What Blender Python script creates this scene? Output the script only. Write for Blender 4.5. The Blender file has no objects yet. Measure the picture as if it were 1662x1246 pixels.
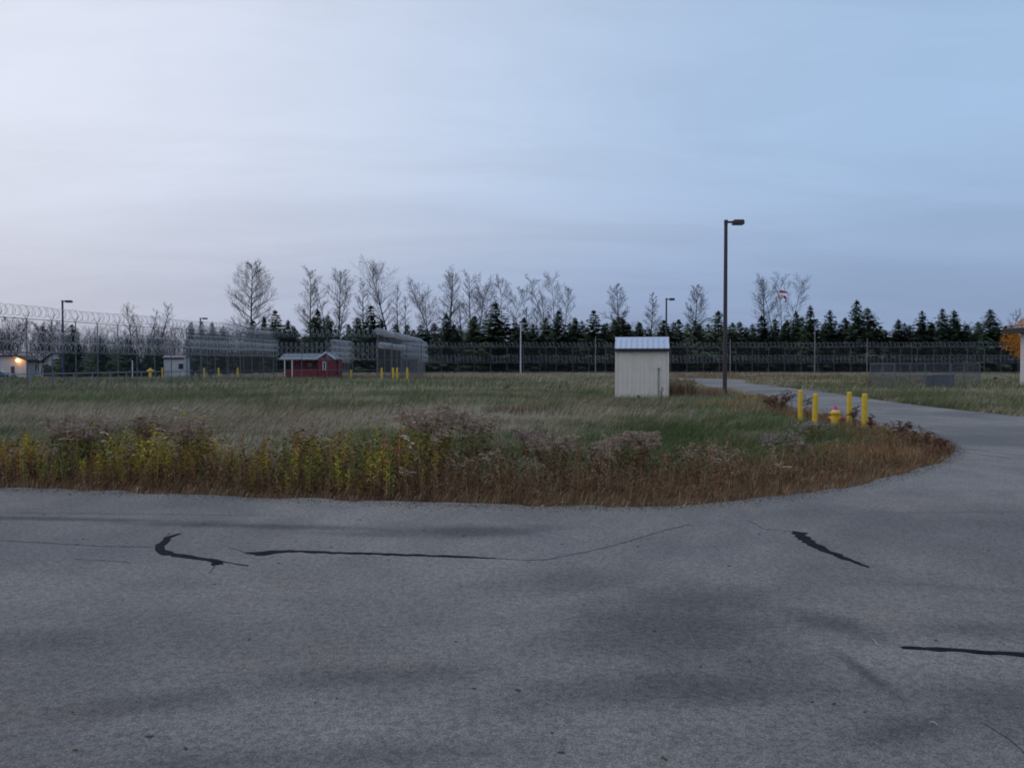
import bpy, math, random
import numpy as np
from mathutils import Vector, Matrix
from mathutils.geometry import tessellate_polygon

scene = bpy.context.scene
C = scene.collection
R = math.radians

# ------------------------------------------------------------------ camera
F = 1293.0                      # focal length in pixels of a 1662 px wide picture
PITCH = math.atan((623 - 590) / F)
CAM_Z = 1.6
cam_d = bpy.data.cameras.new('camera')
cam_d.sensor_width = 36.0
cam_d.lens = 36.0 * F / 1662.0
cam_d.clip_start = 0.05
cam_d.clip_end = 4000
cam = bpy.data.objects.new('camera', cam_d)
C.objects.link(cam)
cam.location = (0, 0, CAM_Z)
cam.rotation_euler = (R(90) - PITCH, 0, 0)
scene.camera = cam

# ------------------------------------------------------------------ exposure
scene.view_settings.view_transform = 'Standard'
scene.view_settings.look = 'None'
scene.view_settings.exposure = 0.0
scene.view_settings.gamma = 1.0
scene.view_settings.use_curve_mapping = False
scene.cycles.max_bounces = 5
scene.cycles.diffuse_bounces = 3
scene.cycles.transparent_max_bounces = 8
scene.cycles.filter_width = 1.8

# ------------------------------------------------------------------ sky
SUN_EL, SUN_AZ = R(9), R(-62)    # azimuth measured from +Y, negative to the left
world = bpy.data.worlds.new('World')
scene.world = world
world.use_nodes = True
nt = world.node_tree
nt.nodes.clear()


def N(tree, t, **kw):
    n = tree.nodes.new(t)
    for k, v in kw.items():
        setattr(n, k, v)
    return n


def sock(tree, s, v):
    if isinstance(v, (int, float)):
        s.default_value = v
    elif isinstance(v, (tuple, list)):
        s.default_value = v
    else:
        tree.links.new(v, s)


def math_n(tree, op, a, b=0.0, c=0.0, clamp=False):
    n = N(tree, 'ShaderNodeMath', operation=op)
    n.use_clamp = clamp
    sock(tree, n.inputs[0], a)
    sock(tree, n.inputs[1], b)
    sock(tree, n.inputs[2], c)
    return n.outputs[0]


def mixc(tree, f, a, b, mode='MIX'):
    n = N(tree, 'ShaderNodeMix', data_type='RGBA', blend_type=mode)
    sock(tree, n.inputs[0], f)
    for i, v in ((6, a), (7, b)):
        if isinstance(v, (tuple, list)):
            v = tuple(v) + (1.0,) if len(v) == 3 else v
        sock(tree, n.inputs[i], v)
    return n.outputs[2]


def remap(tree, v, a, b, c=0.0, d=1.0, smooth=True):
    n = N(tree, 'ShaderNodeMapRange')
    n.interpolation_type = 'SMOOTHSTEP' if smooth else 'LINEAR'
    sock(tree, n.inputs[0], v)
    for i, x in enumerate((a, b, c, d)):
        n.inputs[i + 1].default_value = x
    return n.outputs[0]


def noise(tree, vec, scale, detail=3.0, rough=0.55, dist=0.0):
    n = N(tree, 'ShaderNodeTexNoise')
    if vec is not None:
        tree.links.new(vec, n.inputs['Vector'])
    n.inputs['Scale'].default_value = scale
    n.inputs['Detail'].default_value = detail
    n.inputs['Roughness'].default_value = rough
    n.inputs['Distortion'].default_value = dist
    return n.outputs[0]


def mapping(tree, vec, scale=(1, 1, 1), rot=(0, 0, 0), loc=(0, 0, 0)):
    n = N(tree, 'ShaderNodeMapping')
    tree.links.new(vec, n.inputs[0])
    n.inputs['Location'].default_value = loc
    n.inputs['Rotation'].default_value = rot
    n.inputs['Scale'].default_value = scale
    return n.outputs[0]


tc = N(nt, 'ShaderNodeTexCoord')
sep = N(nt, 'ShaderNodeSeparateXYZ')
nt.links.new(tc.outputs['Generated'], sep.inputs[0])
dx, dy, dz = sep.outputs
zc = math_n(nt, 'MAXIMUM', dz, 0.0)
# thin cloud layer seen in perspective: direction divided by height
den = math_n(nt, 'ADD', zc, 0.16)
cmb = N(nt, 'ShaderNodeCombineXYZ')
nt.links.new(math_n(nt, 'DIVIDE', dx, den), cmb.inputs[0])
nt.links.new(math_n(nt, 'DIVIDE', dy, den), cmb.inputs[1])
cl1 = noise(nt, mapping(nt, cmb.outputs[0], (0.55, 1.5, 1), (0, 0, R(12))), 1.0, 5, 0.6, 0.4)
cl2 = noise(nt, mapping(nt, cmb.outputs[0], (0.25, 0.6, 1), (0, 0, R(-18)), (3, 1, 0)), 1.0, 3, 0.5, 0.3)
side = math_n(nt, 'ADD', dx, math_n(nt, 'MULTIPLY', math_n(nt, 'SUBTRACT', cl2, 0.5), 0.35))
u = remap(nt, side, -0.62, 0.22)
uh = remap(nt, side, -0.60, 0.50)
low = mixc(nt, u, (0.49, 0.515, 0.635), (0.262, 0.342, 0.530))
high = mixc(nt, uh, (0.76, 0.80, 0.925), (0.385, 0.545, 0.785))
v = remap(nt, zc, -0.02, 0.28)
cloud = mixc(nt, v, low, high)
streak = remap(nt, cl1, 0.30, 0.70, 0.94, 1.055)
vm = N(nt, 'ShaderNodeVectorMath', operation='SCALE')
nt.links.new(cloud, vm.inputs[0])
nt.links.new(streak, vm.inputs['Scale'])
sky = N(nt, 'ShaderNodeTexSky', sky_type='NISHITA')
sky.sun_disc = False
sky.sun_elevation = SUN_EL
sky.sun_rotation = SUN_AZ
sky.dust_density = 2.0
vs = N(nt, 'ShaderNodeVectorMath', operation='SCALE')
nt.links.new(sky.outputs[0], vs.inputs[0])
vs.inputs['Scale'].default_value = 0.06
allsky = mixc(nt, 0.94, vs.outputs[0], vm.outputs[0])
bg = N(nt, 'ShaderNodeBackground')
nt.links.new(allsky, bg.inputs[0])
bg.inputs[1].default_value = 1.0
wo = N(nt, 'ShaderNodeOutputWorld')
nt.links.new(bg.outputs[0], wo.inputs[0])

sun_d = bpy.data.lights.new('sun', 'SUN')
sun_d.energy = 0.25
sun_d.angle = R(40)
sun_d.color = (1.0, 0.95, 0.92)
sun = bpy.data.objects.new('sun', sun_d)
C.objects.link(sun)
sv = Vector((math.sin(SUN_AZ) * math.cos(R(28)), math.cos(SUN_AZ) * math.cos(R(28)), math.sin(R(28))))
sun.rotation_euler = sv.to_track_quat('Z', 'Y').to_euler()
sun.location = (-40, 20, 60)

# ------------------------------------------------------------------ helpers


def gp(px, py, z=0.0):
    """a point of the ground seen at a pixel of the 1662 px photograph"""
    x = (px - 831) / F
    y = (623 - py) / F
    d = Vector((x, math.cos(PITCH) + y * math.sin(PITCH), -math.sin(PITCH) + y * math.cos(PITCH)))
    t = (z - CAM_Z) / d.z
    return (d.x * t, d.y * t)


def X(px, Y):
    return (px - 831) / F * Y


def Z(py, Y):
    return CAM_Z + (590 - py) / F * Y


def sstep(a, b, v):
    t = np.clip((v - a) / (b - a), 0, 1)
    return t * t * (3 - 2 * t)


def ground_z(x, y):
    return -0.55 * sstep(84, 100, y) * (1 - sstep(-46, -36, x))


_rng = np.random.RandomState(5)
_T = _rng.rand(256, 256)


def vnoise(x, y, s):
    x = np.asarray(x) * s + 100.3
    y = np.asarray(y) * s + 57.7
    xi = np.floor(x).astype(int)
    yi = np.floor(y).astype(int)
    fx = x - xi
    fy = y - yi
    fx = fx * fx * (3 - 2 * fx)
    fy = fy * fy * (3 - 2 * fy)
    a = _T[xi & 255, yi & 255]
    b = _T[(xi + 1) & 255, yi & 255]
    c = _T[xi & 255, (yi + 1) & 255]
    d = _T[(xi + 1) & 255, (yi + 1) & 255]
    return (a * (1 - fx) + b * fx) * (1 - fy) + (c * (1 - fx) + d * fx) * fy


def fnoise(x, y, s):
    return 0.55 * vnoise(x, y, s) + 0.3 * vnoise(x, y, s * 2.3) + 0.15 * vnoise(x, y, s * 5.1)


def tag(o, label=None, cat=None, group=None, kind=None):
    if label:
        o['label'] = label
    if cat:
        o['category'] = cat
    if group:
        o['group'] = group
    if kind:
        o['kind'] = kind
    return o


def thing(name, label, cat, loc=(0, 0, 0), rz=0.0, group=None):
    o = bpy.data.objects.new(name, None)
    C.objects.link(o)
    o.location = loc
    o.rotation_euler = (0, 0, rz)
    o.empty_display_size = 0.2
    return tag(o, label, cat, group)


def link(name, me, parent=None, loc=(0, 0, 0), rot=(0, 0, 0), scale=(1, 1, 1)):
    o = bpy.data.objects.new(name, me)
    C.objects.link(o)
    o.parent = parent
    o.location = loc
    o.rotation_euler = rot
    o.scale = scale
    return o


def copy_tree(o, parent=None):
    c = o.copy()
    C.objects.link(c)
    c.parent = parent
    for ch in list(o.children):
        copy_tree(ch, c)
    return c


class MB:
    def __init__(self):
        self.v, self.f = [], []

    def box(self, cx, cy, cz, sx, sy, sz, rz=0.0):
        n = len(self.v)
        c, s = math.cos(rz), math.sin(rz)
        for k in (-1, 1):
            for i, j in ((-1, -1), (1, -1), (1, 1), (-1, 1)):
                x, y = i * sx / 2, j * sy / 2
                self.v.append((cx + x * c - y * s, cy + x * s + y * c, cz + k * sz / 2))
        for q in ((0, 3, 2, 1), (4, 5, 6, 7), (0, 1, 5, 4), (1, 2, 6, 5), (2, 3, 7, 6), (3, 0, 4, 7)):
            self.f.append(tuple(n + a for a in q))
        return self

    def tube(self, pts, rad, n=6, caps=True):
        pts = [Vector(p) for p in pts]
        if isinstance(rad, (int, float)):
            rad = [rad] * len(pts)
        base = len(self.v)
        for i, p in enumerate(pts):
            a = pts[max(i - 1, 0)]
            b = pts[min(i + 1, len(pts) - 1)]
            d = b - a
            if d.length < 1e-9:
                d = Vector((0, 0, 1))
            d.normalize()
            ref = Vector((0, 0, 1)) if abs(d.z) < 0.9 else Vector((1, 0, 0))
            s = d.cross(ref).normalized()
            t = d.cross(s)
            for k in range(n):
                an = 2 * math.pi * k / n
                q = p + (s * math.cos(an) + t * math.sin(an)) * rad[i]
                self.v.append((q.x, q.y, q.z))
        for i in range(len(pts) - 1):
            for k in range(n):
                a = base + i * n + k
                b = base + i * n + (k + 1) % n
                self.f.append((a, a + n, b + n, b))
        if caps:
            self.f.append(tuple(base + k for k in range(n)))
            e = base + (len(pts) - 1) * n
            self.f.append(tuple(e + n - 1 - k for k in range(n)))
        return self

    def lathe(self, prof, n=20, cx=0, cy=0, cz=0):
        base = len(self.v)
        for r, z in prof:
            for k in range(n):
                a = 2 * math.pi * k / n
                self.v.append((cx + r * math.cos(a), cy + r * math.sin(a), cz + z))
        for i in range(len(prof) - 1):
            for k in range(n):
                a = base + i * n + k
                b = base + i * n + (k + 1) % n
                self.f.append((a, b, b + n, a + n))
        self.f.append(tuple(base + n - 1 - k for k in range(n)))
        e = base + (len(prof) - 1) * n
        self.f.append(tuple(e + k for k in range(n)))
        return self

    def poly(self, pts):
        n = len(self.v)
        self.v += [tuple(p) for p in pts]
        self.f.append(tuple(range(n, n + len(pts))))
        return self

    def prism(self, pts, vec):
        """closed outline pts pushed along vec"""
        n = len(self.v)
        m = len(pts)
        vec = Vector(vec)
        self.v += [tuple(p) for p in pts]
        self.v += [tuple(Vector(p) + vec) for p in pts]
        self.f.append(tuple(n + m - 1 - k for k in range(m)))
        self.f.append(tuple(n + m + k for k in range(m)))
        for k in range(m):
            a, b = n + k, n + (k + 1) % m
            self.f.append((a, b, b + m, a + m))
        return self

    def mesh(self, name, m, smooth=False):
        me = bpy.data.meshes.new(name)
        me.from_pydata(self.v, [], self.f)
        me.materials.append(m)
        if smooth:
            me.polygons.foreach_set('use_smooth', [True] * len(me.polygons))
        me.update()
        return me

    def build(self, name, m, parent=None, loc=(0, 0, 0), rot=(0, 0, 0), smooth=False, bevel=0.0):
        me = self.mesh(name, m, smooth)
        o = link(name, me, parent, loc, rot)
        if bevel:
            b = o.modifiers.new('bevel', 'BEVEL')
            b.width = bevel
            b.segments = 2
            b.limit_method = 'ANGLE'
        return o


def tri_mesh(name, V, T, m, col=None):
    V = np.ascontiguousarray(V, dtype=np.float32)
    T = np.ascontiguousarray(T, dtype=np.int32)
    me = bpy.data.meshes.new(name)
    me.vertices.add(len(V))
    me.vertices.foreach_set('co', V.ravel())
    me.loops.add(T.size)
    me.loops.foreach_set('vertex_index', T.ravel())
    me.polygons.add(len(T))
    me.polygons.foreach_set('loop_start', np.arange(0, T.size, 3, dtype=np.int32))
    me.polygons.foreach_set('loop_total', np.full(len(T), 3, dtype=np.int32))
    if col is not None:
        ca = me.color_attributes.new('tint', 'FLOAT_COLOR', 'POINT')
        a = np.ones((len(V), 4), dtype=np.float32)
        a[:, :3] = col
        ca.data.foreach_set('color', a.ravel())
    me.materials.append(m)
    me.update(calc_edges=True)
    me.validate()
    return me


# ------------------------------------------------------------------ materials
def new_mat(name):
    m = bpy.data.materials.new(name)
    m.use_nodes = True
    t = m.node_tree
    b = t.nodes['Principled BSDF']
    return m, t, b


def plain(name, col, rough=0.7, var=0.12, scale=6.0, metal=0.0, dirt=None, bump=0.0, spec=0.4):
    m, t, b = new_mat(name)
    co = N(t, 'ShaderNodeTexCoord').outputs['Object']
    n1 = noise(t, co, scale, 4, 0.6)
    lo = tuple(c * (1 - var) for c in col)
    hi = tuple(min(1, c * (1 + var)) for c in col)
    c = mixc(t, remap(t, n1, 0.3, 0.7), lo, hi)
    if dirt:
        n2 = noise(t, co, scale * 0.5, 5, 0.7, 0.5)
        c = mixc(t, remap(t, n2, 0.52, 0.75, 0, dirt[1]), c, dirt[0])
    t.links.new(c, b.inputs['Base Color'])
    b.inputs['Roughness'].default_value = rough
    b.inputs['Metallic'].default_value = metal
    b.inputs['Specular IOR Level'].default_value = spec
    if bump:
        bn = N(t, 'ShaderNodeBump')
        bn.inputs['Strength'].default_value = bump
        bn.inputs['Distance'].default_value = 0.02
        t.links.new(noise(t, co, scale * 4, 3), bn.inputs['Height'])
        t.links.new(bn.outputs[0], b.inputs['Normal'])
    return m


def tinted(name, rough=0.8, trans=0.15):
    """plants: the colour of each leaf is stored with the leaf"""
    m, t, b = new_mat(name)
    a = N(t, 'ShaderNodeAttribute', attribute_name='tint')
    geo = N(t, 'ShaderNodeNewGeometry')
    c = mixc(t, remap(t, noise(t, geo.outputs['Position'], 9.0, 2), 0.3, 0.7), (0.80, 0.80, 0.80), (1.2, 1.2, 1.2))
    c = mixc(t, 1.0, a.outputs['Color'], c, 'MULTIPLY')
    t.links.new(c, b.inputs['Base Color'])
    b.inputs['Roughness'].default_value = rough
    b.inputs['Specular IOR Level'].default_value = 0.15
    if trans:
        tr = N(t, 'ShaderNodeBsdfTranslucent')
        t.links.new(c, tr.inputs[0])
        mx = N(t, 'ShaderNodeMixShader')
        mx.inputs[0].default_value = trans
        t.links.new(b.outputs[0], mx.inputs[1])
        t.links.new(tr.outputs[0], mx.inputs[2])
        t.links.new(mx.outputs[0], t.nodes['Material Output'].inputs[0])
    return m


def needle_mat(name, c1, c2):
    m, t, b = new_mat(name)
    oi = N(t, 'ShaderNodeObjectInfo')
    geo = N(t, 'ShaderNodeNewGeometry')
    n1 = noise(t, geo.outputs['Position'], 0.9, 3)
    c = mixc(t, remap(t, n1, 0.3, 0.7), c1, c2)
    g = remap(t, oi.outputs['Random'], 0, 1, 0.7, 1.35, smooth=False)
    vm_ = N(t, 'ShaderNodeVectorMath', operation='SCALE')
    t.links.new(c, vm_.inputs[0])
    t.links.new(g, vm_.inputs['Scale'])
    t.links.new(vm_.outputs[0], b.inputs['Base Color'])
    b.inputs['Roughness'].default_value = 0.8
    b.inputs['Specular IOR Level'].default_value = 0.1
    return m


M = {}
M['galv'] = plain('galvanised_steel', (0.13, 0.14, 0.155), 0.5, 0.15, 5, 0.25)
M['wire'] = plain('chain_link_wire', (0.13, 0.14, 0.165), 0.55, 0.1, 3, 0.2)
M['razor'] = plain('razor_tape', (0.42, 0.45, 0.49), 0.4, 0.15, 3, 0.3)
M['bronze'] = plain('bronze_paint', (0.050, 0.034, 0.040), 0.5, 0.15, 4)
M['pole_white'] = plain('pale_pole_paint', (0.55, 0.56, 0.58), 0.5, 0.1, 4)
M['yellow'] = plain('yellow_paint', (0.66, 0.43, 0.03), 0.6, 0.12, 7, dirt=((0.20, 0.14, 0.06), 0.6), bump=0.05)
M['hyd_red'] = plain('faded_red_paint', (0.50, 0.05, 0.10), 0.5, 0.12, 12)
M['hyd_pink'] = plain('reflective_pink_band', (0.80, 0.50, 0.58), 0.5, 0.06, 12)
M['siding'] = plain('cream_metal_siding', (0.66, 0.61, 0.53), 0.55, 0.05, 2.2, dirt=((0.36, 0.32, 0.26), 0.5))
M['roof_metal'] = plain('pale_blue_metal_roof', (0.50, 0.56, 0.66), 0.4, 0.08, 3, 0.3)
M['fascia'] = plain('dark_fascia', (0.020, 0.017, 0.022), 0.5)
M['concrete'] = plain('concrete', (0.38, 0.36, 0.33), 0.9, 0.15, 5, bump=0.3)
M['conduit'] = plain('grey_conduit', (0.22, 0.22, 0.23), 0.5)
M['red_wall'] = plain('red_board_wall', (0.17, 0.018, 0.030), 0.7, 0.15, 3)
M['shingle'] = plain('grey_shingle', (0.16, 0.18, 0.22), 0.9, 0.2, 3)
M['trim'] = plain('white_trim', (0.70, 0.72, 0.76), 0.5, 0.05, 3)
M['glass'] = plain('dark_window', (0.015, 0.018, 0.022), 0.1, 0.1, 3, spec=0.8)
M['white_wall'] = plain('white_board_wall', (0.52, 0.52, 0.53), 0.7, 0.08, 1.5)
M['grey_roof'] = plain('grey_roof', (0.24, 0.22, 0.24), 0.8, 0.12, 2)
M['dark_door'] = plain('dark_garage_door', (0.06, 0.05, 0.06), 0.6)
M['car_blue'] = plain('dark_blue_car_paint', (0.012, 0.016, 0.07), 0.25, 0.05, 1, 0.3, spec=0.7)
M['tyre'] = plain('tyre_rubber', (0.012, 0.012, 0.013), 0.8)
M['blue_post'] = plain('dark_blue_post_paint', (0.025, 0.03, 0.10), 0.5)
M['cabinet'] = plain('grey_cabinet_paint', (0.12, 0.14, 0.16), 0.5)
M['barkbare'] = plain('bare_bark', (0.034, 0.028, 0.032), 0.9, 0.25, 1.2)
M['twig'] = plain('bare_twigs', (0.034, 0.026, 0.030), 0.9, 0.2, 0.5)
M['barkspr'] = plain('spruce_bark', (0.05, 0.035, 0.028), 0.95)
M['needle'] = needle_mat('spruce_needles', (0.036, 0.056, 0.036), (0.066, 0.096, 0.054))
M['needle2'] = needle_mat('pale_pine_needles', (0.066, 0.086, 0.050), (0.105, 0.130, 0.070))
M['plant'] = tinted('plant_tint')
M['leaf_or'] = plain('orange_autumn_leaves', (0.52, 0.21, 0.012), 0.8, 0.4, 1.5)
M['leaf_red'] = plain('rusty_autumn_leaves', (0.26, 0.09, 0.05), 0.8, 0.3, 1.5)
M['tar'] = plain('crack_sealing_tar', (0.012, 0.012, 0.015), 0.9, 0.3, 9, bump=0.2, spec=0.08)
M['old_board'] = plain('weathered_board', (0.30, 0.29, 0.28), 0.9)
M['crack'] = plain('open_crack', (0.075, 0.073, 0.075), 0.95, 0.3, 6, spec=0.05)
M['sock_red'] = plain('red_cloth', (0.45, 0.03, 0.05), 0.8)
M['sock_white'] = plain('white_cloth', (0.72, 0.70, 0.74), 0.8)
M['stone'] = plain('pale_pebble', (0.26, 0.25, 0.23), 0.9)

# lamp that is switched on
m, t, b = new_mat('lit_orange_lamp')
b.inputs['Base Color'].default_value = (1, 0.5, 0.15, 1)
b.inputs['Emission Color'].default_value = (1.0, 0.42, 0.10, 1)
b.inputs['Emission Strength'].default_value = 14.0
M['lit'] = m

# ------------------------------------------------------------------ asphalt
EDGE_PX = [(-420, 776), (-200, 784), (0, 793), (120, 796), (260, 801), (420, 808), (560, 813), (700, 818), (800, 821), (900, 823),
           (1010, 823), (1110, 819), (1200, 813), (1300, 802), (1400, 786), (1470, 771), (1520, 756), (1546, 741), (1548, 728),
           (1530, 718), (1490, 708), (1450, 701), (1405, 690), (1350, 677), (1300, 665), (1220, 645), (1163, 631), (1127, 621),
           (1104, 617.5)]
FAR_PX = [(1109, 613.8), (1176, 614.8), (1208, 616.8), (1214, 619.0), (1206, 621.5), (1240, 625.5), (1278, 630), (1360, 640),
          (1450, 654), (1560, 667), (1662, 678), (1900, 703)]
near = [gp(px_, py_ + (3 if py_ > 780 else 0)) for px_, py_ in EDGE_PX]
far = [gp(*p) for p in FAR_PX]
outline = [(-60.0, near[0][1] + 4.0)] + near + [(14.0, 100.0), (16.5, 101.0)] + far + [(20.0, 16.0), (60.0, 15.0), (60.0, -25.0), (-60.0, -25.0)]


def wobble(poly):
    out = []
    for i, a in enumerate(poly):
        b_ = poly[(i + 1) % len(poly)]
        L = math.hypot(b_[0] - a[0], b_[1] - a[1])
        near_cam = min(a[1], b_[1]) < 40 and max(abs(a[0]), abs(b_[0])) < 22 and min(a[1], b_[1]) > 2
        n = max(1, min(60, int(L / 0.12))) if near_cam else max(1, min(20, int(L / 3)))
        for k in range(n):
            f = k / n
            x, y = a[0] + (b_[0] - a[0]) * f, a[1] + (b_[1] - a[1]) * f
            w = 0.22 if near_cam else 0.1
            s = (float(vnoise(x, y, 2.3)) - 0.5) * w + (float(vnoise(x, y, 9.0)) - 0.5) * w * 0.4
            out.append((x + s * 0.4, y + s))
    return out


ASPH = wobble(outline)
AP = np.array(ASPH)


def on_asphalt(x, y):
    x = np.asarray(x, dtype=float)
    y = np.asarray(y, dtype=float)
    inside = np.zeros(x.shape, bool)
    x1, y1 = AP[:, 0], AP[:, 1]
    x2, y2 = np.roll(x1, -1), np.roll(y1, -1)
    for a, b_, c, d in zip(x1, y1, x2, y2):
        if b_ == d:
            continue
        cond = ((b_ > y) != (d > y)) & (x < (c - a) * (y - b_) / (d - b_) + a)
        inside ^= cond
    return inside


m, t, b = new_mat('weathered_asphalt')
co = N(t, 'ShaderNodeTexCoord').outputs['Object']
big = noise(t, co, 0.22, 4, 0.6, 0.6)
med = noise(t, co, 1.3, 5, 0.65, 0.3)
fine = noise(t, co, 95.0, 3, 0.85)
fine2 = noise(t, co, 26.0, 4, 0.85)
c = mixc(t, remap(t, big, 0.32, 0.68), (0.134, 0.125, 0.119), (0.250, 0.230, 0.210))
c = mixc(t, remap(t, med, 0.40, 0.78, 0, 0.45), c, (0.106, 0.101, 0.101))
tan_n = noise(t, mapping(t, co, loc=(5, 9, 0)), 0.7, 3)
c = mixc(t, remap(t, tan_n, 0.52, 0.72, 0, 0.5), c, (0.225, 0.185, 0.150))
blue_n = noise(t, mapping(t, co, loc=(-15, 3, 0)), 0.45, 4, 0.6)
c = mixc(t, remap(t, blue_n, 0.5, 0.7, 0, 0.4), c, (0.128, 0.131, 0.138))


def stain(tree, vec, cx, cy, rx, ry, rot, soft=0.9, nz=None):
    mp = N(tree, 'ShaderNodeMapping', vector_type='TEXTURE')
    tree.links.new(vec, mp.inputs[0])
    mp.inputs['Location'].default_value = (cx, cy, 0)
    mp.inputs['Rotation'].default_value = (0, 0, rot)
    mp.inputs['Scale'].default_value = (rx, ry, 50)
    ln = N(tree, 'ShaderNodeVectorMath', operation='LENGTH')
    tree.links.new(mp.outputs[0], ln.inputs[0])
    r = math_n(tree, 'ADD', ln.outputs['Value'], nz)
    return remap(tree, r, 1.0 - soft, 1.0 + soft * 0.3, 1.0, 0.0)


nz = math_n(t, 'MULTIPLY', math_n(t, 'SUBTRACT', noise(t, co, 1.6, 5, 0.7), 0.5), 1.5)
STAINS = [  # px centre, radii in metres, turn, strength
    (60, 846, 2.2, 0.10, -0.10, 0.75), (400, 858, 1.6, 0.13, -0.12, 0.7), (620, 872, 0.9, 0.12, -0.1, 0.4), (760, 866, 0.85, 0.28, 0.05, 0.75),
    (180, 838, 1.8, 0.05, -0.06, 0.35), (1090, 1030, 0.85, 0.62, -0.35, 0.62), (1120, 980, 0.55, 0.5, -0.5, 0.6), (960, 950, 0.8, 0.35, 0.1, 0.42), (1230, 1090, .5, .3, 0, .5),
    (1130, 1125, 0.85, 0.22, 0.12, 0.62), (620, 1105, 0.75, 0.16, 0.1, 0.4), (250, 1150, 0.5, 0.15, 0.3, 0.55), (560, 1240, 0.9, 0.12, 0.1, 0.4),
    (1350, 1020, 0.4, 0.18, -0.9, 0.6), (1402, 1100, 0.06, 0.35, 0.1, 0.7), (1450, 1200, 0.35, 0.12, 0.4, 0.6), (60, 1050, 0.5, 0.2, 0, 0.4),
    (1560, 960, 0.6, 0.08, -0.3, 0.3), (1600, 835, 1.2, 0.05, 0.05, 0.35), (1640, 1150, 0.4, 0.3, 0.6, 0.4), (1620, 1030, 0.5, 0.15, 0, 0.4),
    (1600, 735, 2.0, 0.10, 1.9, 0.4), (1500, 700, 0.12, 2.2, -0.3, 0.55), (1420, 680, 0.10, 2.0, 0.0, 0.5)]
tot = None
for (px, py, rx, ry, rot, st) in STAINS:
    cx, cy = gp(px, py)
    rx, ry = rx * 1.12, ry * 1.25
    s = math_n(t, 'MULTIPLY', stain(t, co, cx, cy, rx, ry, rot, 0.9, nz), st)
    tot = s if tot is None else math_n(t, 'MAXIMUM', tot, s)
c = mixc(t, math_n(t, 'MULTIPLY', tot, 1.0), c, (0.048, 0.046, 0.050))
sp = mixc(t, remap(t, fine, 0.30, 0.70), (0.5, 0.5, 0.5), (1.55, 1.55, 1.55))
c = mixc(t, 1.0, c, sp, 'MULTIPLY')
sp2 = mixc(t, remap(t, fine2, 0.36, 0.60), (0.68, 0.68, 0.70), (1.17, 1.17, 1.16))
c = mixc(t, 1.0, c, sp2, 'MULTIPLY')
vo = N(t, 'ShaderNodeTexVoronoi')
t.links.new(co, vo.inputs['Vector'])
vo.inputs['Scale'].default_value = 34.0
pale = remap(t, vo.outputs['Distance'], 0.10, 0.20, 1.0, 0.0)
pick = math_n(t, 'GREATER_THAN', N(t, 'ShaderNodeSeparateColor').outputs[0], 2.0)
sc_ = N(t, 'ShaderNodeSeparateColor')
t.links.new(vo.outputs['Color'], sc_.inputs[0])
pick = math_n(t, 'GREATER_THAN', sc_.outputs[0], 0.82)
c = mixc(t, math_n(t, 'MULTIPLY', math_n(t, 'MULTIPLY', pale, pick), 0.5), c, (0.36, 0.35, 0.34))
pickd = math_n(t, 'LESS_THAN', sc_.outputs[1], 0.16)
c = mixc(t, math_n(t, 'MULTIPLY', math_n(t, 'MULTIPLY', pale, pickd), 0.6), c, (0.04, 0.04, 0.045))
t.links.new(c, b.inputs['Base Color'])
b.inputs['Roughness'].default_value = 0.85
b.inputs['Specular IOR Level'].default_value = 0.3
bn = N(t, 'ShaderNodeBump')
bn.inputs['Strength'].default_value = 0.6
bn.inputs['Distance'].default_value = 0.008
t.links.new(fine, bn.inputs['Height'])
t.links.new(bn.outputs[0], b.inputs['Normal'])
M['asphalt'] = m

tris = tessellate_polygon([[Vector((x, y, 0)) for x, y in ASPH]])
mb = MB()
mb.v = [(x, y, 0.03) for x, y in ASPH] + [(x, y, -0.02) for x, y in ASPH]
n = len(ASPH)
for tr_ in tris:
    a, b_, c_ = [Vector(mb.v[i]) for i in tr_]
    mb.f.append(tuple(tr_) if (b_ - a).cross(c_ - a).z > 0 else tuple(reversed(tr_)))
for i in range(n):
    j = (i + 1) % n
    mb.f.append((i, j, j + n, i + n))
road = mb.build('road', M['asphalt'])
tag(road, 'weathered grey asphalt lot and driveway with dark stains and tarred cracks', kind='structure')


# tar seams lie on the asphalt as thin raised strips
def ribbon(name, pts, widths, z=0.034, jit=0.22, seed=0, label=None, m=None):
    rnd = random.Random(seed)
    P = [Vector(gp(*p, 0.03)).to_3d() for p in pts]
    dense, W = [], []
    for i in range(len(P) - 1):
        L = (P[i + 1] - P[i]).length
        k = max(2, int(L / 0.05))
        for q in range(k):
            f = q / k
            dense.append(P[i].lerp(P[i + 1], f))
            W.append(widths[i] * (1 - f) + widths[i + 1] * f)
    dense.append(P[-1])
    W.append(widths[-1])
    mb = MB()
    for i, p in enumerate(dense):
        a, b_ = dense[max(0, i - 1)], dense[min(len(dense) - 1, i + 1)]
        d = (b_ - a).normalized()
        s = Vector((-d.y, d.x, 0))
        w1 = W[i] / 2 * (1 + rnd.uniform(-jit, jit) * 2)
        w2 = W[i] / 2 * (1 + rnd.uniform(-jit, jit) * 2)
        q = p + s * rnd.uniform(-1, 1) * 0.004
        mb.v += [(q.x + s.x * w1, q.y + s.y * w1, 0.0305), (q.x + s.x * w1 * .8, q.y + s.y * w1 * .8, z),
                 (q.x - s.x * w2 * .8, q.y - s.y * w2 * .8, z), (q.x - s.x * w2, q.y - s.y * w2, 0.0305)]
    for i in range(len(dense) - 1):
        for k in range(3):
            a = i * 4 + k
            mb.f.append((a, a + 1, a + 5, a + 4))
    o = mb.build(name, m or M['tar'], road)
    if label:
        o['label'] = label
    return o


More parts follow.
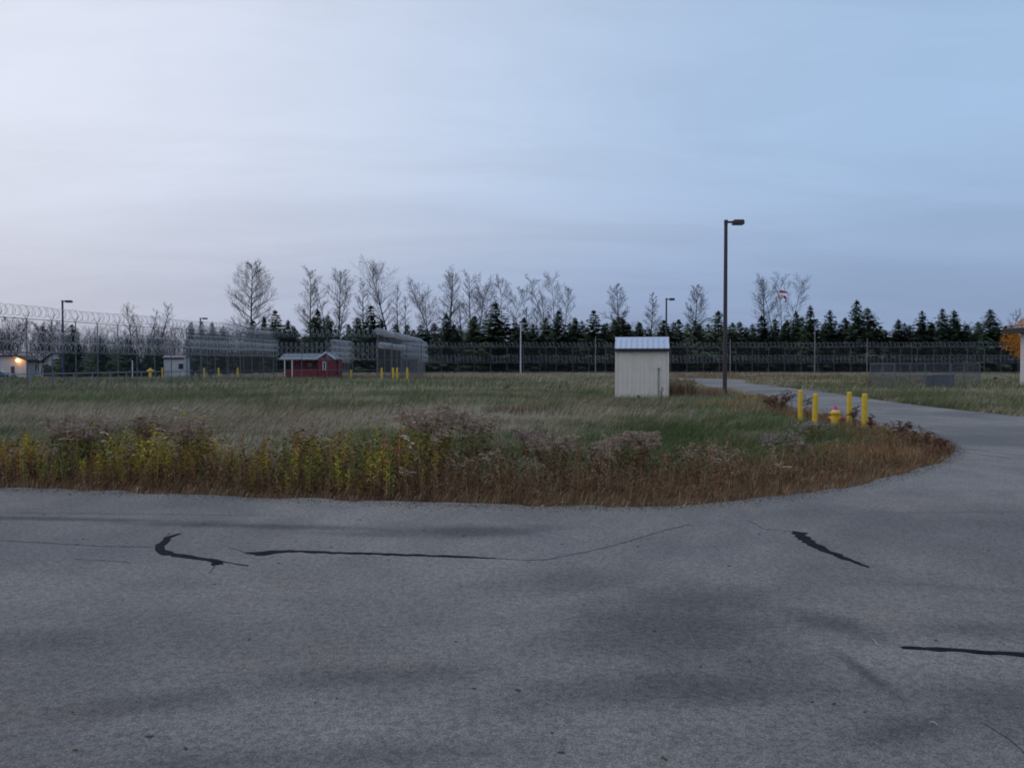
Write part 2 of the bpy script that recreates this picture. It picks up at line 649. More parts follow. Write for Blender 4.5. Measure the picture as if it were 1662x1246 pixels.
ribbon('tar_seam', [(292, 866), (276, 871), (266, 878), (261, 886), (260, 892), (268, 897), (290, 901), (325, 906), (350, 910), (361, 913)],
       [.045, .065, .075, .085, .10, .10, .085, .07, .075, .09], seed=1, label='hooked black tar seam')
ribbon('tar_seam', [(347, 913), (353, 915), (361, 914)], [.06, .11, .07], seed=7)
ribbon('tar_seam', [(361, 911), (380, 915), (403, 918)], [.01, .012, .022], seed=2)
ribbon('tar_seam', [(398, 897), (414, 897), (440, 896), (470, 894), (540, 897), (620, 899), (700, 902), (760, 904), (806, 906)],
       [.02, .09, .12, .08, .06, .06, .065, .06, .012], seed=3, label='long straight black tar seam')
ribbon('tar_seam', [(414, 901), (428, 900), (448, 897)], [.03, .05, .02], seed=31)
ribbon('tar_seam', [(1287, 862), (1297, 865), (1303, 873), (1315, 882), (1340, 893), (1375, 907), (1398, 916), (1412, 921)],
       [.06, .13, .11, .11, .09, .075, .05, .01], seed=4, label='curved tapering black tar seam')
ribbon('tar_seam', [(1463, 1051), (1520, 1053), (1600, 1058), (1680, 1064), (1800, 1075)], [.03, .06, .06, .06, .06], seed=5, label='black tar seam running out to the right')
for i, (pts, w) in enumerate([
        ([(806, 906), (850, 909), (890, 908), (925, 900), (960, 894), (1000, 884), (1040, 872), (1080, 860), (1120, 851)], .012),
        ([(0, 877), (60, 880), (160, 886), (256, 888)], .010), ([(120, 907), (190, 911), (212, 913)], .008),
        ([(372, 888), (398, 896)], .008), ([(340, 930), (350, 916)], .008),
        
        ([(1600, 1175), (1640, 1200), (1665, 1225)], .008), ([(1215, 845), (1240, 858), (1287, 863)], .009),
        ([(1350, 700), (1450, 712), (1570, 735), (1640, 744)], .03), ([(1380, 680), (1500, 694), (1600, 708)], .03)]):
    ribbon('road_crack', pts, [w] * len(pts), z=0.0325, jit=0.4, seed=40 + i, m=M['crack'])

# ------------------------------------------------------------------ ground
m, t, b = new_mat('meadow_ground')
co = N(t, 'ShaderNodeTexCoord').outputs['Object']
g1 = noise(t, mapping(t, co, (0.5, 1, 1)), 0.25, 5, 0.65, 0.3)
g2 = noise(t, co, 2.5, 4, 0.7)
c = mixc(t, remap(t, g1, 0.38, 0.62), (0.085, 0.085, 0.048), (0.185, 0.155, 0.105))
c = mixc(t, remap(t, g2, 0.4, 0.7, 0, 0.7), c, (0.060, 0.048, 0.034))
t.links.new(c, b.inputs['Base Color'])
b.inputs['Roughness'].default_value = 0.95
b.inputs['Specular IOR Level'].default_value = 0.1
M['ground'] = m
xs = np.concatenate([[-1500, -600, -300], np.arange(-160, 161, 4), [300, 600, 1500]])
ys = np.concatenate([[-900, -200, -60], np.arange(-20, 241, 4), [500, 1500, 2500]])
gx, gy = np.meshgrid(xs, ys)
gz = ground_z(gx, gy)
nx, ny = len(xs), len(ys)
mb = MB()
mb.v = list(zip(gx.ravel().tolist(), gy.ravel().tolist(), gz.ravel().tolist()))
for j in range(ny - 1):
    for i in range(nx - 1):
        a = j * nx + i
        mb.f.append((a, a + 1, a + nx + 1, a + nx))
tag(mb.build('ground', M['ground'], smooth=True), 'meadow ground reaching the trees', kind='structure')

# pale drive and the yard in front of the far white buildings
m, t, b = new_mat('pale_gravel')
co = N(t, 'ShaderNodeTexCoord').outputs['Object']
c = mixc(t, remap(t, noise(t, co, 0.8, 5, 0.7), 0.3, 0.7), (0.16, 0.15, 0.14), (0.28, 0.26, 0.25))
t.links.new(c, b.inputs['Base Color'])
b.inputs['Roughness'].default_value = 0.95
M['gravel'] = m
mb = MB()
mb.poly([(-110, 101, -.54), (-42.5, 101, -.50), (-44, 109, -.50), (-110, 110, -.54)])
tag(mb.build('gravel_drive', M['gravel']), 'pale gravel drive beyond the fence', kind='structure')

# ------------------------------------------------------------------ plants: numpy templates
rs = np.random.RandomState(11)


class Plant:
    """triangles with a colour per vertex; all made with numpy"""

    def __init__(self):
        self.V, self.T, self.Cc, self.n = [], [], [], 0

    def add(self, V, T, Cc):
        self.V.append(np.asarray(V, float))
        self.T.append(np.asarray(T, int) + self.n)
        self.Cc.append(np.asarray(Cc, float))
        self.n += len(V)

    def out(self):
        return np.concatenate(self.V), np.concatenate(self.T), np.concatenate(self.Cc)


def stem_tris(P, pts, rad, col):
    k = len(pts)
    pts = np.array(pts)
    rad = np.linspace(rad, rad * 0.4, k)[:, None]
    ang = [0, 2.1, 4.2]
    V = np.concatenate([pts + np.array([math.cos(a), math.sin(a), 0]) * rad for a in ang])
    T = []
    for a in range(3):
        b_ = (a + 1) % 3
        for i in range(k - 1):
            T += [(a * k + i, b_ * k + i, b_ * k + i + 1), (a * k + i, b_ * k + i + 1, a * k + i + 1)]
    P.add(V, T, np.tile(col, (len(V), 1)))


def leaf_tris(P, p, d, L, w, col, droop=0.4):
    d = np.array(d) / np.linalg.norm(d)
    s = np.cross(d, [0, 0, 1.0])
    s /= (np.linalg.norm(s) + 1e-6)
    mid = p + d * L * 0.5
    tip = p + d * L + np.array([0, 0, -droop * L])
    V = np.array([p, mid + s * w / 2, tip, mid - s * w / 2])
    P.add(V, [(0, 1, 2), (0, 2, 3)], np.tile(col, (4, 1)))


def jit(c, a=0.25):
    k = 1 + rs.uniform(-a, a)
    return np.array(c) * k * (1 + rs.uniform(-0.08, 0.08, 3))


YG, GR, OR, BR, RB, DK = (0.36, 0.325, 0.028), (0.125, 0.175, 0.034), (0.44, 0.20, 0.032), (0.31, 0.185, 0.10), (0.195, 0.105, 0.066), (0.055, 0.036, 0.028)
TAN, FL = (0.44, 0.32, 0.19), (0.48, 0.37, 0.285)


def goldenrod(h, leafcol, low, fluff=1.0, rich=1.0):
    """one stem: leaves along it and an arching plume of seed tufts"""
    P = Plant()
    lx, ly = rs.uniform(-.14, .14, 2) * h
    pts = [np.array([lx * f * f, ly * f * f, h * f]) for f in (0, .35, .7, .92)]
    stem_tris(P, pts, 0.0045, jit(BR if rs.rand() < .6 else RB))
    nl = int(18 * rich)
    for i in range(nl):
        f = 0.08 + 0.74 * (i + rs.rand()) / nl
        p = np.array([lx * f * f, ly * f * f, h * f])
        a = rs.uniform(0, 6.28)
        mixv = np.clip((f - 0.28) / 0.25 + rs.uniform(-.3, .3), 0, 1)
        colr = np.array(low) * (1 - mixv) + np.array(leafcol) * mixv
        L = (0.055 + 0.05 * rs.rand()) * (1.1 - 0.5 * f)
        leaf_tris(P, p, (math.cos(a), math.sin(a), rs.uniform(.0, .9)), L, 0.015, jit(colr), rs.uniform(.1, .7))
    if fluff > 0:
        nb = int(7 * fluff) + 2
        for i in range(nb):
            f = 0.74 + 0.26 * i / nb
            p = np.array([lx * f * f, ly * f * f, h * f])
            a = rs.uniform(0, 6.28)
            L = 0.16 * (1.15 - (f - .74) * 2.6) * rs.uniform(.7, 1.2)
            q0 = p
            for s in range(4):
                g = (s + 1) / 4
                q1 = p + np.array([math.cos(a) * L * g, math.sin(a) * L * g, L * (0.75 * g - 0.55 * g * g)])
                w = 0.012
                V = np.array([q0, q1, q1 + [rs.uniform(-w, w), rs.uniform(-w, w), w * 1.3], q0 + [0, 0, w]])
                cf = np.array(FL) * rs.uniform(.6, 1.1) if s > 1 or rs.rand() < .5 else jit((0.20, 0.12, 0.08))
                P.add(V, [(0, 1, 2), (0, 2, 3)], np.tile(cf, (4, 1)))
                for _ in range(2):
                    r3 = rs.uniform(-.016, .016, (3, 3)) + [0, 0, .006]
                    P.add(q1 + r3, [(0, 1, 2)], np.tile(np.array(FL) * rs.uniform(.55, 1.15), (3, 1)))
                q0 = q1
    return P.out()


def dry_stalk(h, col):
    P = Plant()
    lx, ly = rs.uniform(-.2, .2, 2) * h
    pts = [np.array([lx * f * f, ly * f * f, h * f]) for f in (0, .5, 1)]
    stem_tris(P, pts, 0.0032, jit(col))
    for i in range(11):
        f = 0.15 + 0.85 * rs.rand()
        p = np.array([lx * f * f, ly * f * f, h * f])
        a = rs.uniform(0, 6.28)
        leaf_tris(P, p, (math.cos(a), math.sin(a), rs.uniform(-.4, 1.3)), 0.03 + .055 * rs.rand(), 0.009, jit(col, .4), rs.uniform(0, .8))
    return P.out()


def scatter(templates, pts, zrot, scl, zs, bright=None):
    """copies of (V,T,C) templates merged into one array set"""
    Vs, Ts, Cs, n = [], [], [], 0
    idx = rs.randint(0, len(templates), len(pts)) if not isinstance(templates, tuple) else None
    for k, (V, T, Cc) in enumerate(templates):
        sel = np.where(idx == k)[0]
        if len(sel) == 0:
            continue
        ca, sa = np.cos(zrot[sel]), np.sin(zrot[sel])
        x = V[None, :, 0] * ca[:, None] - V[None, :, 1] * sa[:, None]
        y = V[None, :, 0] * sa[:, None] + V[None, :, 1] * ca[:, None]
        z = np.repeat(V[None, :, 2], len(sel), 0)
        s = scl[sel][:, None]
        W = np.stack([x * s + pts[sel, 0][:, None], y * s + pts[sel, 1][:, None], z * s + zs[sel][:, None]], -1)
        off = (np.arange(len(sel)) * len(V))[:, None, None]
        TT = (T[None] + off).reshape(-1, 3) + n
        CC = np.repeat(Cc[None], len(sel), 0)
        if bright is not None:
            CC = CC * bright[sel][:, None, None]
        Vs.append(W.reshape(-1, 3))
        Ts.append(TT)
        Cs.append(CC.reshape(-1, 3))
        n += len(sel) * len(V)
    return np.concatenate(Vs), np.concatenate(Ts), np.concatenate(Cs)


def merge(lst):
    V, T, Cc, n = [], [], [], 0
    for a, b_, c_ in lst:
        V.append(a)
        T.append(b_ + n)
        Cc.append(c_)
        n += len(a)
    return np.concatenate(V), np.concatenate(T), np.concatenate(Cc)


def stuff(name, label, arrs):
    V, T, Cc = arrs
    o = link(name, tri_mesh(name, V, T, M['plant'], Cc))
    return tag(o, label, kind='stuff')


# distance from the island's edge, measured into the island
near_np = np.array(near)


def edge_dist(x, y):
    d = np.full(np.shape(x), 1e9)
    for i in range(len(near_np) - 1):
        a, b_ = near_np[i], near_np[i + 1]
        ab = b_ - a
        tt = np.clip(((x - a[0]) * ab[0] + (y - a[1]) * ab[1]) / (ab @ ab), 0, 1)
        d = np.minimum(d, np.hypot(x - a[0] - tt * ab[0], y - a[1] - tt * ab[1]))
    return d


def pxof(x, y):
    return 831 + F * x / y


def rand_band(n, xr, yr, dmin, dmax, side='island'):
    x = rs.uniform(xr[0], xr[1], n)
    y = rs.uniform(yr[0], yr[1], n)
    d = edge_dist(x, y)
    ok = (d > dmin) & (d < dmax) & ~on_asphalt(x, y)
    return x[ok], y[ok], d[ok]


# ---- weed band along the near edge
# leafy goldenrod
def gr_set(n, hr, leafs, lows, fl, rich):
    return [goldenrod(rs.uniform(*hr), leafs[rs.randint(len(leafs))], lows[rs.randint(len(lows))], fl * rs.uniform(.3, 1.1) if rs.rand() < .17 else 0.0, rich) for _ in range(n)]


OL = (0.23, 0.205, 0.040)
yellowish = [gr_set(7, (.55, .85), [YG, YG, OL], [RB, BR], 0.45, 1.7), gr_set(6, (.5, .8), [OR, OR, YG], [RB, BR], 0.4, 1.5), gr_set(6, (.55, .85), [GR, GR, YG], [RB, BR, OL], 0.45, 1.6)]
brownish = gr_set(10, (.5, .8), [BR, TAN, BR, OL, RB], [RB, BR], 1.0, 1.0)
greenish = gr_set(8, (.4, .65), [GR, GR, OL], [BR, GR], 0.6, 1.2)

x, y, d = rand_band(17000, (-11, 9.5), (7.9, 24), 0.12, 2.7)
px = pxof(x, y)
clump = fnoise(x, y, 0.9)
leftness = 1 - sstep(560, 800, px)
dens = np.where(px < 800, 0.75, 0.50) * (1.15 - 0.32 * d) * (0.25 + 1.5 * sstep(.35, .62, clump))
keep = rs.rand(len(x)) < dens
keep &= ~((x > 3.2) & (y > 11.5) & (rs.rand(len(x)) < 0.80))
x, y, d, px, clump = x[keep], y[keep], d[keep], px[keep], clump[keep]
kindv = leftness[keep] + rs.uniform(-.35, .35, len(x))
hs = (0.38 + 0.80 * sstep(.38, .72, clump)) * np.where(px > 1150, 0.60, np.where(px > 800, .80, .98)) * rs.uniform(.65, 1.15, len(x))
hs *= np.where(d < .4, .8, 1.0)
zr = rs.uniform(0, 6.28, len(x))
P2 = np.stack([x, y], 1)
z0 = np.zeros(len(x))
br = 0.70 + 0.6 * rs.rand(len(x))
a_ = kindv > .5
hue_ = fnoise(x, y, 1.3) + rs.uniform(-.06, .06, len(x))
br = br * np.where(a_, .68 + .75 * sstep(.42, .7, clump), 1)
g_ = ~a_ & (rs.rand(len(x)) < .3)
b2 = ~a_ & ~g_
stuff('goldenrod_stand', 'yellowing goldenrod stand along the asphalt edge', merge([scatter(T3, P2[q_], zr[q_], hs[q_], z0[q_], br[q_]) for T3, q_ in zip(yellowish, (a_ & (hue_ < .46) , a_ & (hue_ >= .46) & (hue_ < .56), a_ & (hue_ >= .56)))]))
stuff('brown_weed_stand', 'brown seeding weeds along the asphalt edge', scatter(brownish, P2[b2], zr[b2], hs[b2], z0[b2], br[b2]))
stuff('green_weed_stand', 'low green weeds between the brown stalks', scatter(greenish, P2[g_], zr[g_], hs[g_] * .9, z0[g_], br[g_]))

# dry stalks, dense in the first metre
stalkT = [dry_stalk(rs.uniform(.4, .62), [RB, BR, BR, TAN, (0.17, .095, .045)][i % 5]) for i in range(14)]
x, y, d = rand_band(42000, (-11, 9.5), (7.9, 24), 0.02, 2.0)
px = pxof(x, y)
dens = (1 - sstep(0.9, 2.0, d)) * (0.45 + 0.8 * fnoise(x, y, 1.7)) * np.where(px < 600, .7, 1.0)
dens *= np.where((x > 3.2) & (y > 12.5), .45, 1)
keep = rs.rand(len(x)) < dens * 1.05
x, y, d, px = x[keep], y[keep], d[keep], px[keep]
s = rs.uniform(.5, 1.1, len(x)) * np.clip(0.35 + d * 1.2, .3, 1) * np.where(px > 1200, .68, 1.0)
stuff('dry_weed_stalks', 'dense reddish brown dry stalks at the asphalt edge', scatter(stalkT, np.stack([x, y], 1), rs.uniform(0, 6.28, len(x)), s, np.zeros(len(x)), rs.uniform(.65, 1.35, len(x))))


# ---- grass blades
def blades(x, y, h, w, col, lean_dir, lean, z0=None, two=True):
    n = len(x)
    z0 = np.zeros(n) if z0 is None else z0
    a = rs.uniform(0, 6.28, n)
    sx, sy = np.cos(a) * w / 2, np.sin(a) * w / 2
    lx = np.cos(lean_dir) * lean * h
    ly = np.sin(lean_dir) * lean * h
    if two:
        V = np.stack([np.stack([x - sx, y - sy, z0], 1), np.stack([x + sx, y + sy, z0], 1),
                      np.stack([x + sx * .7 + lx * .35, y + sy * .7 + ly * .35, z0 + h * .6], 1),
                      np.stack([x - sx * .7 + lx * .35, y - sy * .7 + ly * .35, z0 + h * .6], 1),
                      np.stack([x + lx, y + ly, z0 + h * (1 - .35 * lean)], 1)], 1)
        T = np.array([(0, 1, 2), (0, 2, 3), (3, 2, 4)])
        k = 5
    else:
        V = np.stack([np.stack([x - sx, y - sy, z0], 1), np.stack([x + sx, y + sy, z0], 1),
                      np.stack([x + lx, y + ly, z0 + h * (1 - .35 * lean)], 1)], 1)
        T = np.array([(0, 1, 2)])
        k = 3
    TT = (T[None] + (np.arange(n) * k)[:, None, None]).reshape(-1, 3)
    return V.reshape(-1, 3), TT, np.repeat(col, k, 0)


GREEN = np.array((0.130, 0.165, 0.060))
DGREEN = np.array((0.066, 0.092, 0.042))
STRAW = np.array((0.38, 0.33, 0.235))
BRN = np.array((0.20, 0.140, 0.092))


def pyof(y):
    return 590 + F * CAM_Z / y


def gauss2(px, py, cx, cy, rx, ry):
    return np.exp(-((px - cx) / rx) ** 2 - ((py - cy) / ry) ** 2)


def grass_col(x, y):
    """dry or green by patch; the patches are where the photo has them on the ground"""
    px, py = pxof(x, y), pyof(y)
    dry = fnoise(x * .5, y, 0.22) * .45 + fnoise(x * .6, y, 0.9) * .35 + vnoise(x, y, 3.1) * .22
    dry = dry - 0.03
    dry += 0.22 * gauss2(px, py, 180, 684, 480, 20) + .18 * gauss2(px, py, 560, 700, 190, 17) + .16 * gauss2(px, py, 900, 672, 320, 16)
    dry -= 0.12 * gauss2(px, py, 250, 640, 420, 14) + .20 * gauss2(px, py, 620, 735, 180, 22) + .16 * gauss2(px, py, 1060, 728, 160, 28)
    dry += 0.16 * gauss2(px, py, 831, 608, 900, 5) - .14 * gauss2(px, py, 1550, 655, 200, 16) + .12 * gauss2(px, py, 1230, 622, 90, 8)
    dry -= 0.06 * gauss2(px, py, 500, 655, 250, 12) + .14 * gauss2(px, py, 1330, 750, 90, 30)
    tsel = sstep(.35, .62, dry + rs.uniform(-.12, .12, len(x)))[:, None]
    g = np.where(rs.rand(len(x))[:, None] < .5, GREEN, DGREEN)
    s_ = np.where(rs.rand(len(x))[:, None] < .72, STRAW, BRN)
    col = g * (1 - tsel) + s_ * tsel
    nr = np.full(len(x), 9.0)
    sel = y < 26
    nr[sel] = edge_dist(x[sel], y[sel])
    eb = (1 - sstep(.9, 2.0, nr + rs.uniform(-.3, .3, len(x))))[:, None] * (rs.rand(len(x), 1) < .85)
    rusty = np.where(rs.rand(len(x))[:, None] < .5, np.array(BR), np.array(RB) * 1.1)
    col = col * (1 - eb) + rusty * eb
    return col * rs.uniform(.65, 1.35, (len(x), 1)), tsel[:, 0]


def lay(n, x0, x1, y0, y1, h, w, two, name, label, extra=None):
    # spread evenly over the view wedge
    y = np.sqrt(rs.uniform(y0 ** 2, y1 ** 2, n))
    x = y * rs.uniform(x0, x1, n)
    keep = ~on_asphalt(x, y)
    # keep clear of the shed
    keep &= ~((np.abs(x - 5.85) < 1.3) & (y > 35.6) & (y < 38.2))
    if extra is not None:
        keep &= extra(x, y)
    x, y = x[keep], y[keep]
    col, ts = grass_col(x, y)
    cl = fnoise(x, y, 0.8)
    hh = h * rs.uniform(.5, 1.15, len(x)) * (.45 + 1.1 * cl)
    d = edge_dist(x, y)
    hh *= np.clip(.35 + d * .6, .35, 1)
    ldir = 0.2 + 2.6 * vnoise(x, y, 0.18) - 1.0 + rs.uniform(-.8, .8, len(x))
    lean = np.clip(rs.uniform(.1, .9, len(x)) + ts * .35, 0, 1.1)
    zz = ground_z(x, y)
    V, T, Cc = blades(x, y, hh, w * rs.uniform(.7, 1.3, len(x)), col, ldir, lean, zz, two)
    stuff(name, label, (V, T, Cc))


lay(185000, -.70, .70, 8.2, 22, .30, .010, True, 'near_meadow_grass', 'tangled green and straw grass behind the roadside weeds')
lay(150000, -.70, .70, 20, 45, .34, .020, False, 'middle_meadow_grass', 'patchy green and dry meadow grass around the shed')
lay(110000, -.70, .70, 42, 132, .42, .050, False, 'far_meadow_grass', 'dull meadow grass in front of the security fences')

# dry thatch along the asphalt edge
n_ = 26000
x, y, d = rand_band(95000, (-11, 9.5), (7.9, 24), 0.0, .40)
col = np.where(rs.rand(len(x))[:, None] < .45, np.array(TAN) * .8, np.array(BR)) * rs.uniform(.6, 1.3, (len(x), 1))
stuff('edge_thatch', 'short brown thatch spilling over the asphalt edge',
      blades(x, y, rs.uniform(.03, .13, len(x)), .006, col, rs.uniform(0, 6.28, len(x)), rs.uniform(.3, 1.2, len(x)), None, False))

k_e = 9000
i_e = rs.randint(0, len(near_np) - 1, k_e)
f_e = rs.rand(k_e)
pe = near_np[i_e] * (1 - f_e[:, None]) + near_np[i_e + 1] * f_e[:, None]
off_e = np.abs(rs.normal(0, .16, k_e))
x, y = pe[:, 0] + rs.normal(0, .06, k_e), pe[:, 1] - off_e
keep = on_asphalt(x, y) & (y > 7) & (y < 20)
x, y = x[keep], y[keep]
r_e = rs.uniform(.003, .011, len(x))
V = np.stack([np.stack([x + r_e, y, np.full(len(x), .03)], 1), np.stack([x - r_e * .6, y + r_e * .9, np.full(len(x), .03)], 1),
              np.stack([x - r_e * .5, y - r_e * .9, np.full(len(x), .03)], 1), np.stack([x, y, .03 + r_e * 1.1], 1)], 1)
T = np.array([(0, 1, 3), (1, 2, 3), (2, 0, 3)])
T = (T[None] + (np.arange(len(x)) * 4)[:, None, None]).reshape(-1, 3)
cg_ = np.array([(0.13, .09, .06), (.07, .05, .04), (.30, .24, .17), (.2, .19, .18)])[rs.randint(0, 4, len(x))]
stuff('edge_grit', 'soil crumbs and grit washed onto the asphalt edge', (V.reshape(-1, 3), T, np.repeat(cg_, 4, 0)))

# verge on the outer side of the drive
y = rs.uniform(16, 72, 26000)
x = rs.uniform(14.0, 24, 26000)
k_ = ~on_asphalt(x, y)
x, y = x[k_], y[k_]
col, ts = grass_col(x, y)
V, T, Cc = blades(x, y, rs.uniform(.08, .35, len(x)), .022, col, rs.uniform(0, 6.28, len(x)), rs.uniform(.2, 1, len(x)), None, False)
stuff('verge_grass', 'rough grass along the outer side of the driveway', (V, T, Cc))


# tall dry reeds right of the shed and rough tufts by the drive
def patch(n, cx, cy, rx, ry, h0, h1, cols, w=.012, lean=.35):
    a = rs.uniform(0, 6.28, n)
    r = np.sqrt(rs.rand(n))
    x, y = cx + np.cos(a) * r * rx, cy + np.sin(a) * r * ry
    k = ~on_asphalt(x, y)
    x, y = x[k], y[k]
    cols = np.array(cols)
    col = cols[rs.randint(0, len(cols), len(x))] * rs.uniform(.6, 1.3, (len(x), 1))
    return blades(x, y, rs.uniform(h0, h1, len(x)), w, col, rs.uniform(0, 6.28, len(x)), rs.uniform(.05, lean, len(x)), None, True)


stuff('tall_dry_grass', 'tall reddish dry grass right of the cream shed', merge([
    patch(1700, 7.75, 36.6, .72, .6, .45, .92, [BR, (0.13, .06, .04), TAN, (0.16, .10, .06)], .016),
    patch(1500, 9.0, 37.0, .85, .8, .3, .60, [TAN, BR, (0.22, .17, .11)], .016),
    patch(1500, 10.6, 33.5, 1.0, 2.5, .15, .45, [TAN, BR, OL], .014), patch(900, 11.6, 41, 1.6, 4, .2, .5, [TAN, BR, OL], .018)]))
lst = []
for (px_, py_, n_, rx, ry, h0, h1, cols) in [
        (1180, 660, 1500, 1.2, 1.5, .1, .4, [TAN, BR, OL]), (1230, 668, 1200, 1.0, 1.4, .1, .38, [TAN, BR, RB]),
        (1350, 712, 1600, 1.2, 1.4, .08, .3, [GREEN, OL, BR]), (1440, 722, 1500, .9, 1.3, .1, .35, [BR, RB, OL]),
        (1500, 735, 1500, .7, .9, .1, .32, [RB, BR, (0.07, .04, .04)]), (1400, 745, 1700, .9, .9, .1, .32, [BR, TAN, OR]),
        (1300, 760, 1700, 1.0, .8, .08, .3, [BR, TAN, GREEN]), (1210, 740, 1500, .9, 1.0, .1, .35, [GREEN, DGREEN, BR]),
        (850, 672, 1000, 1.3, .8, .15, .42, [(0.10, .07, .055), BR, DK])]:
    cx, cy = gp(px_, py_)
    lst.append(patch(n_, cx, cy, rx, ry, h0, h1, cols, .009, .7))
stuff('rough_grass_tufts', 'rough brown and green tufts on the curved verge', merge(lst))
lst = []
for k in range(42):
    cx = rs.uniform(11, 40)
    cy = rs.uniform(62, 118)
    if on_asphalt(np.array([cx]), np.array([cy]))[0]:
        continue
    lst.append(patch(160, cx, cy, rs.uniform(.6, 2.2), rs.uniform(.5, 1.2), .2, .6, [BR, TAN, (0.10, .06, .045)], .03, .6))
stuff('dry_scrub_tufts', 'dry brown tufts between the driveway and far fence', merge(lst))


# ---- single plants that stand out
def clump_thing(name, label, px, py_top, Y, n, spread, leaf, low, fluff, rich=1.2, name_head='seed_head', group=None, dark_head=None, hv=.22):
    """one clump: stems, leaves and seed heads as three parts"""
    h = max(0.15, Z(py_top, Y))
    x0 = X(px, Y)
    t_ = thing(name, label, 'plant', (x0, Y, 0), 0, group)
    S, Lf, H = Plant(), Plant(), Plant()
    for i in range(n):
        r, a = spread * math.sqrt(rs.rand()), rs.uniform(0, 6.28)
        bx, by = r * math.cos(a) * .6, r * math.sin(a) * .6
        hh = h * rs.uniform(1 - hv * (1.9 if h < .6 else 1.2), 1) if i else h
        lx, ly = bx * .9 + rs.uniform(-.06, .06), by * .9
        pt = lambda f: np.array([bx + lx * f * f, by + ly * f * f, hh * f])
        stem_tris(S, [pt(f) for f in (0, .35, .7, .93)], 0.005, jit(BR))
        nl = int(22 * rich)
        for k in range(nl):
            f = 0.08 + 0.74 * (k + rs.rand()) / nl
            mv = np.clip((f - .3) / .25 + rs.uniform(-.3, .3), 0, 1)
            colr = np.array(low) * (1 - mv) + np.array(leaf) * mv
            aa = rs.uniform(0, 6.28)
            leaf_tris(Lf, pt(f), (math.cos(aa), math.sin(aa), rs.uniform(0, .9)), (.06 + .05 * rs.rand()) * (1.15 - .5 * f), .016, jit(colr), rs.uniform(.1, .7))
        if fluff > 0:
            nb = int(8 * fluff) + 2
            hc = FL if dark_head is None else dark_head
            for k in range(nb):
                f = .76 + .24 * k / nb
                p = pt(f)
                aa = rs.uniform(0, 6.28)
                L = min(1, h / .85) * .16 * (1.2 - (f - .76) * 2.6) * rs.uniform(.7, 1.2)
                q0 = p
                for s_ in range(5):
                    g = (s_ + 1) / 5
                    q1 = p + np.array([math.cos(aa) * L * g, math.sin(aa) * L * g, L * (.8 * g - .6 * g * g)])
                    V_ = np.array([q0, q1, q1 + [rs.uniform(-.01, .01), rs.uniform(-.01, .01), .015], q0 + [0, 0, .01]])
                    cf = np.array(hc) * rs.uniform(.55, 1.1) if s_ > 0 else jit((.2, .11, .07))
                    H.add(V_, [(0, 1, 2), (0, 2, 3)], np.tile(cf, (4, 1)))
                    for _ in range(3):
                        r3 = rs.uniform(-.015, .015, (3, 3)) + [0, 0, .008]
                        H.add(q1 + r3, [(0, 1, 2)], np.tile(np.array(hc) * rs.uniform(.5, 1.2), (3, 1)))
                    q0 = q1
    for nm, P in (('stem', S), ('leaf', Lf), (name_head, H)):
        if P.n:
            V_, T_, C_ = P.out()
            o = link(nm, tri_mesh(nm, V_, T_, M['plant'], C_), t_)
            o['kind'] = 'stuff'
    return t_


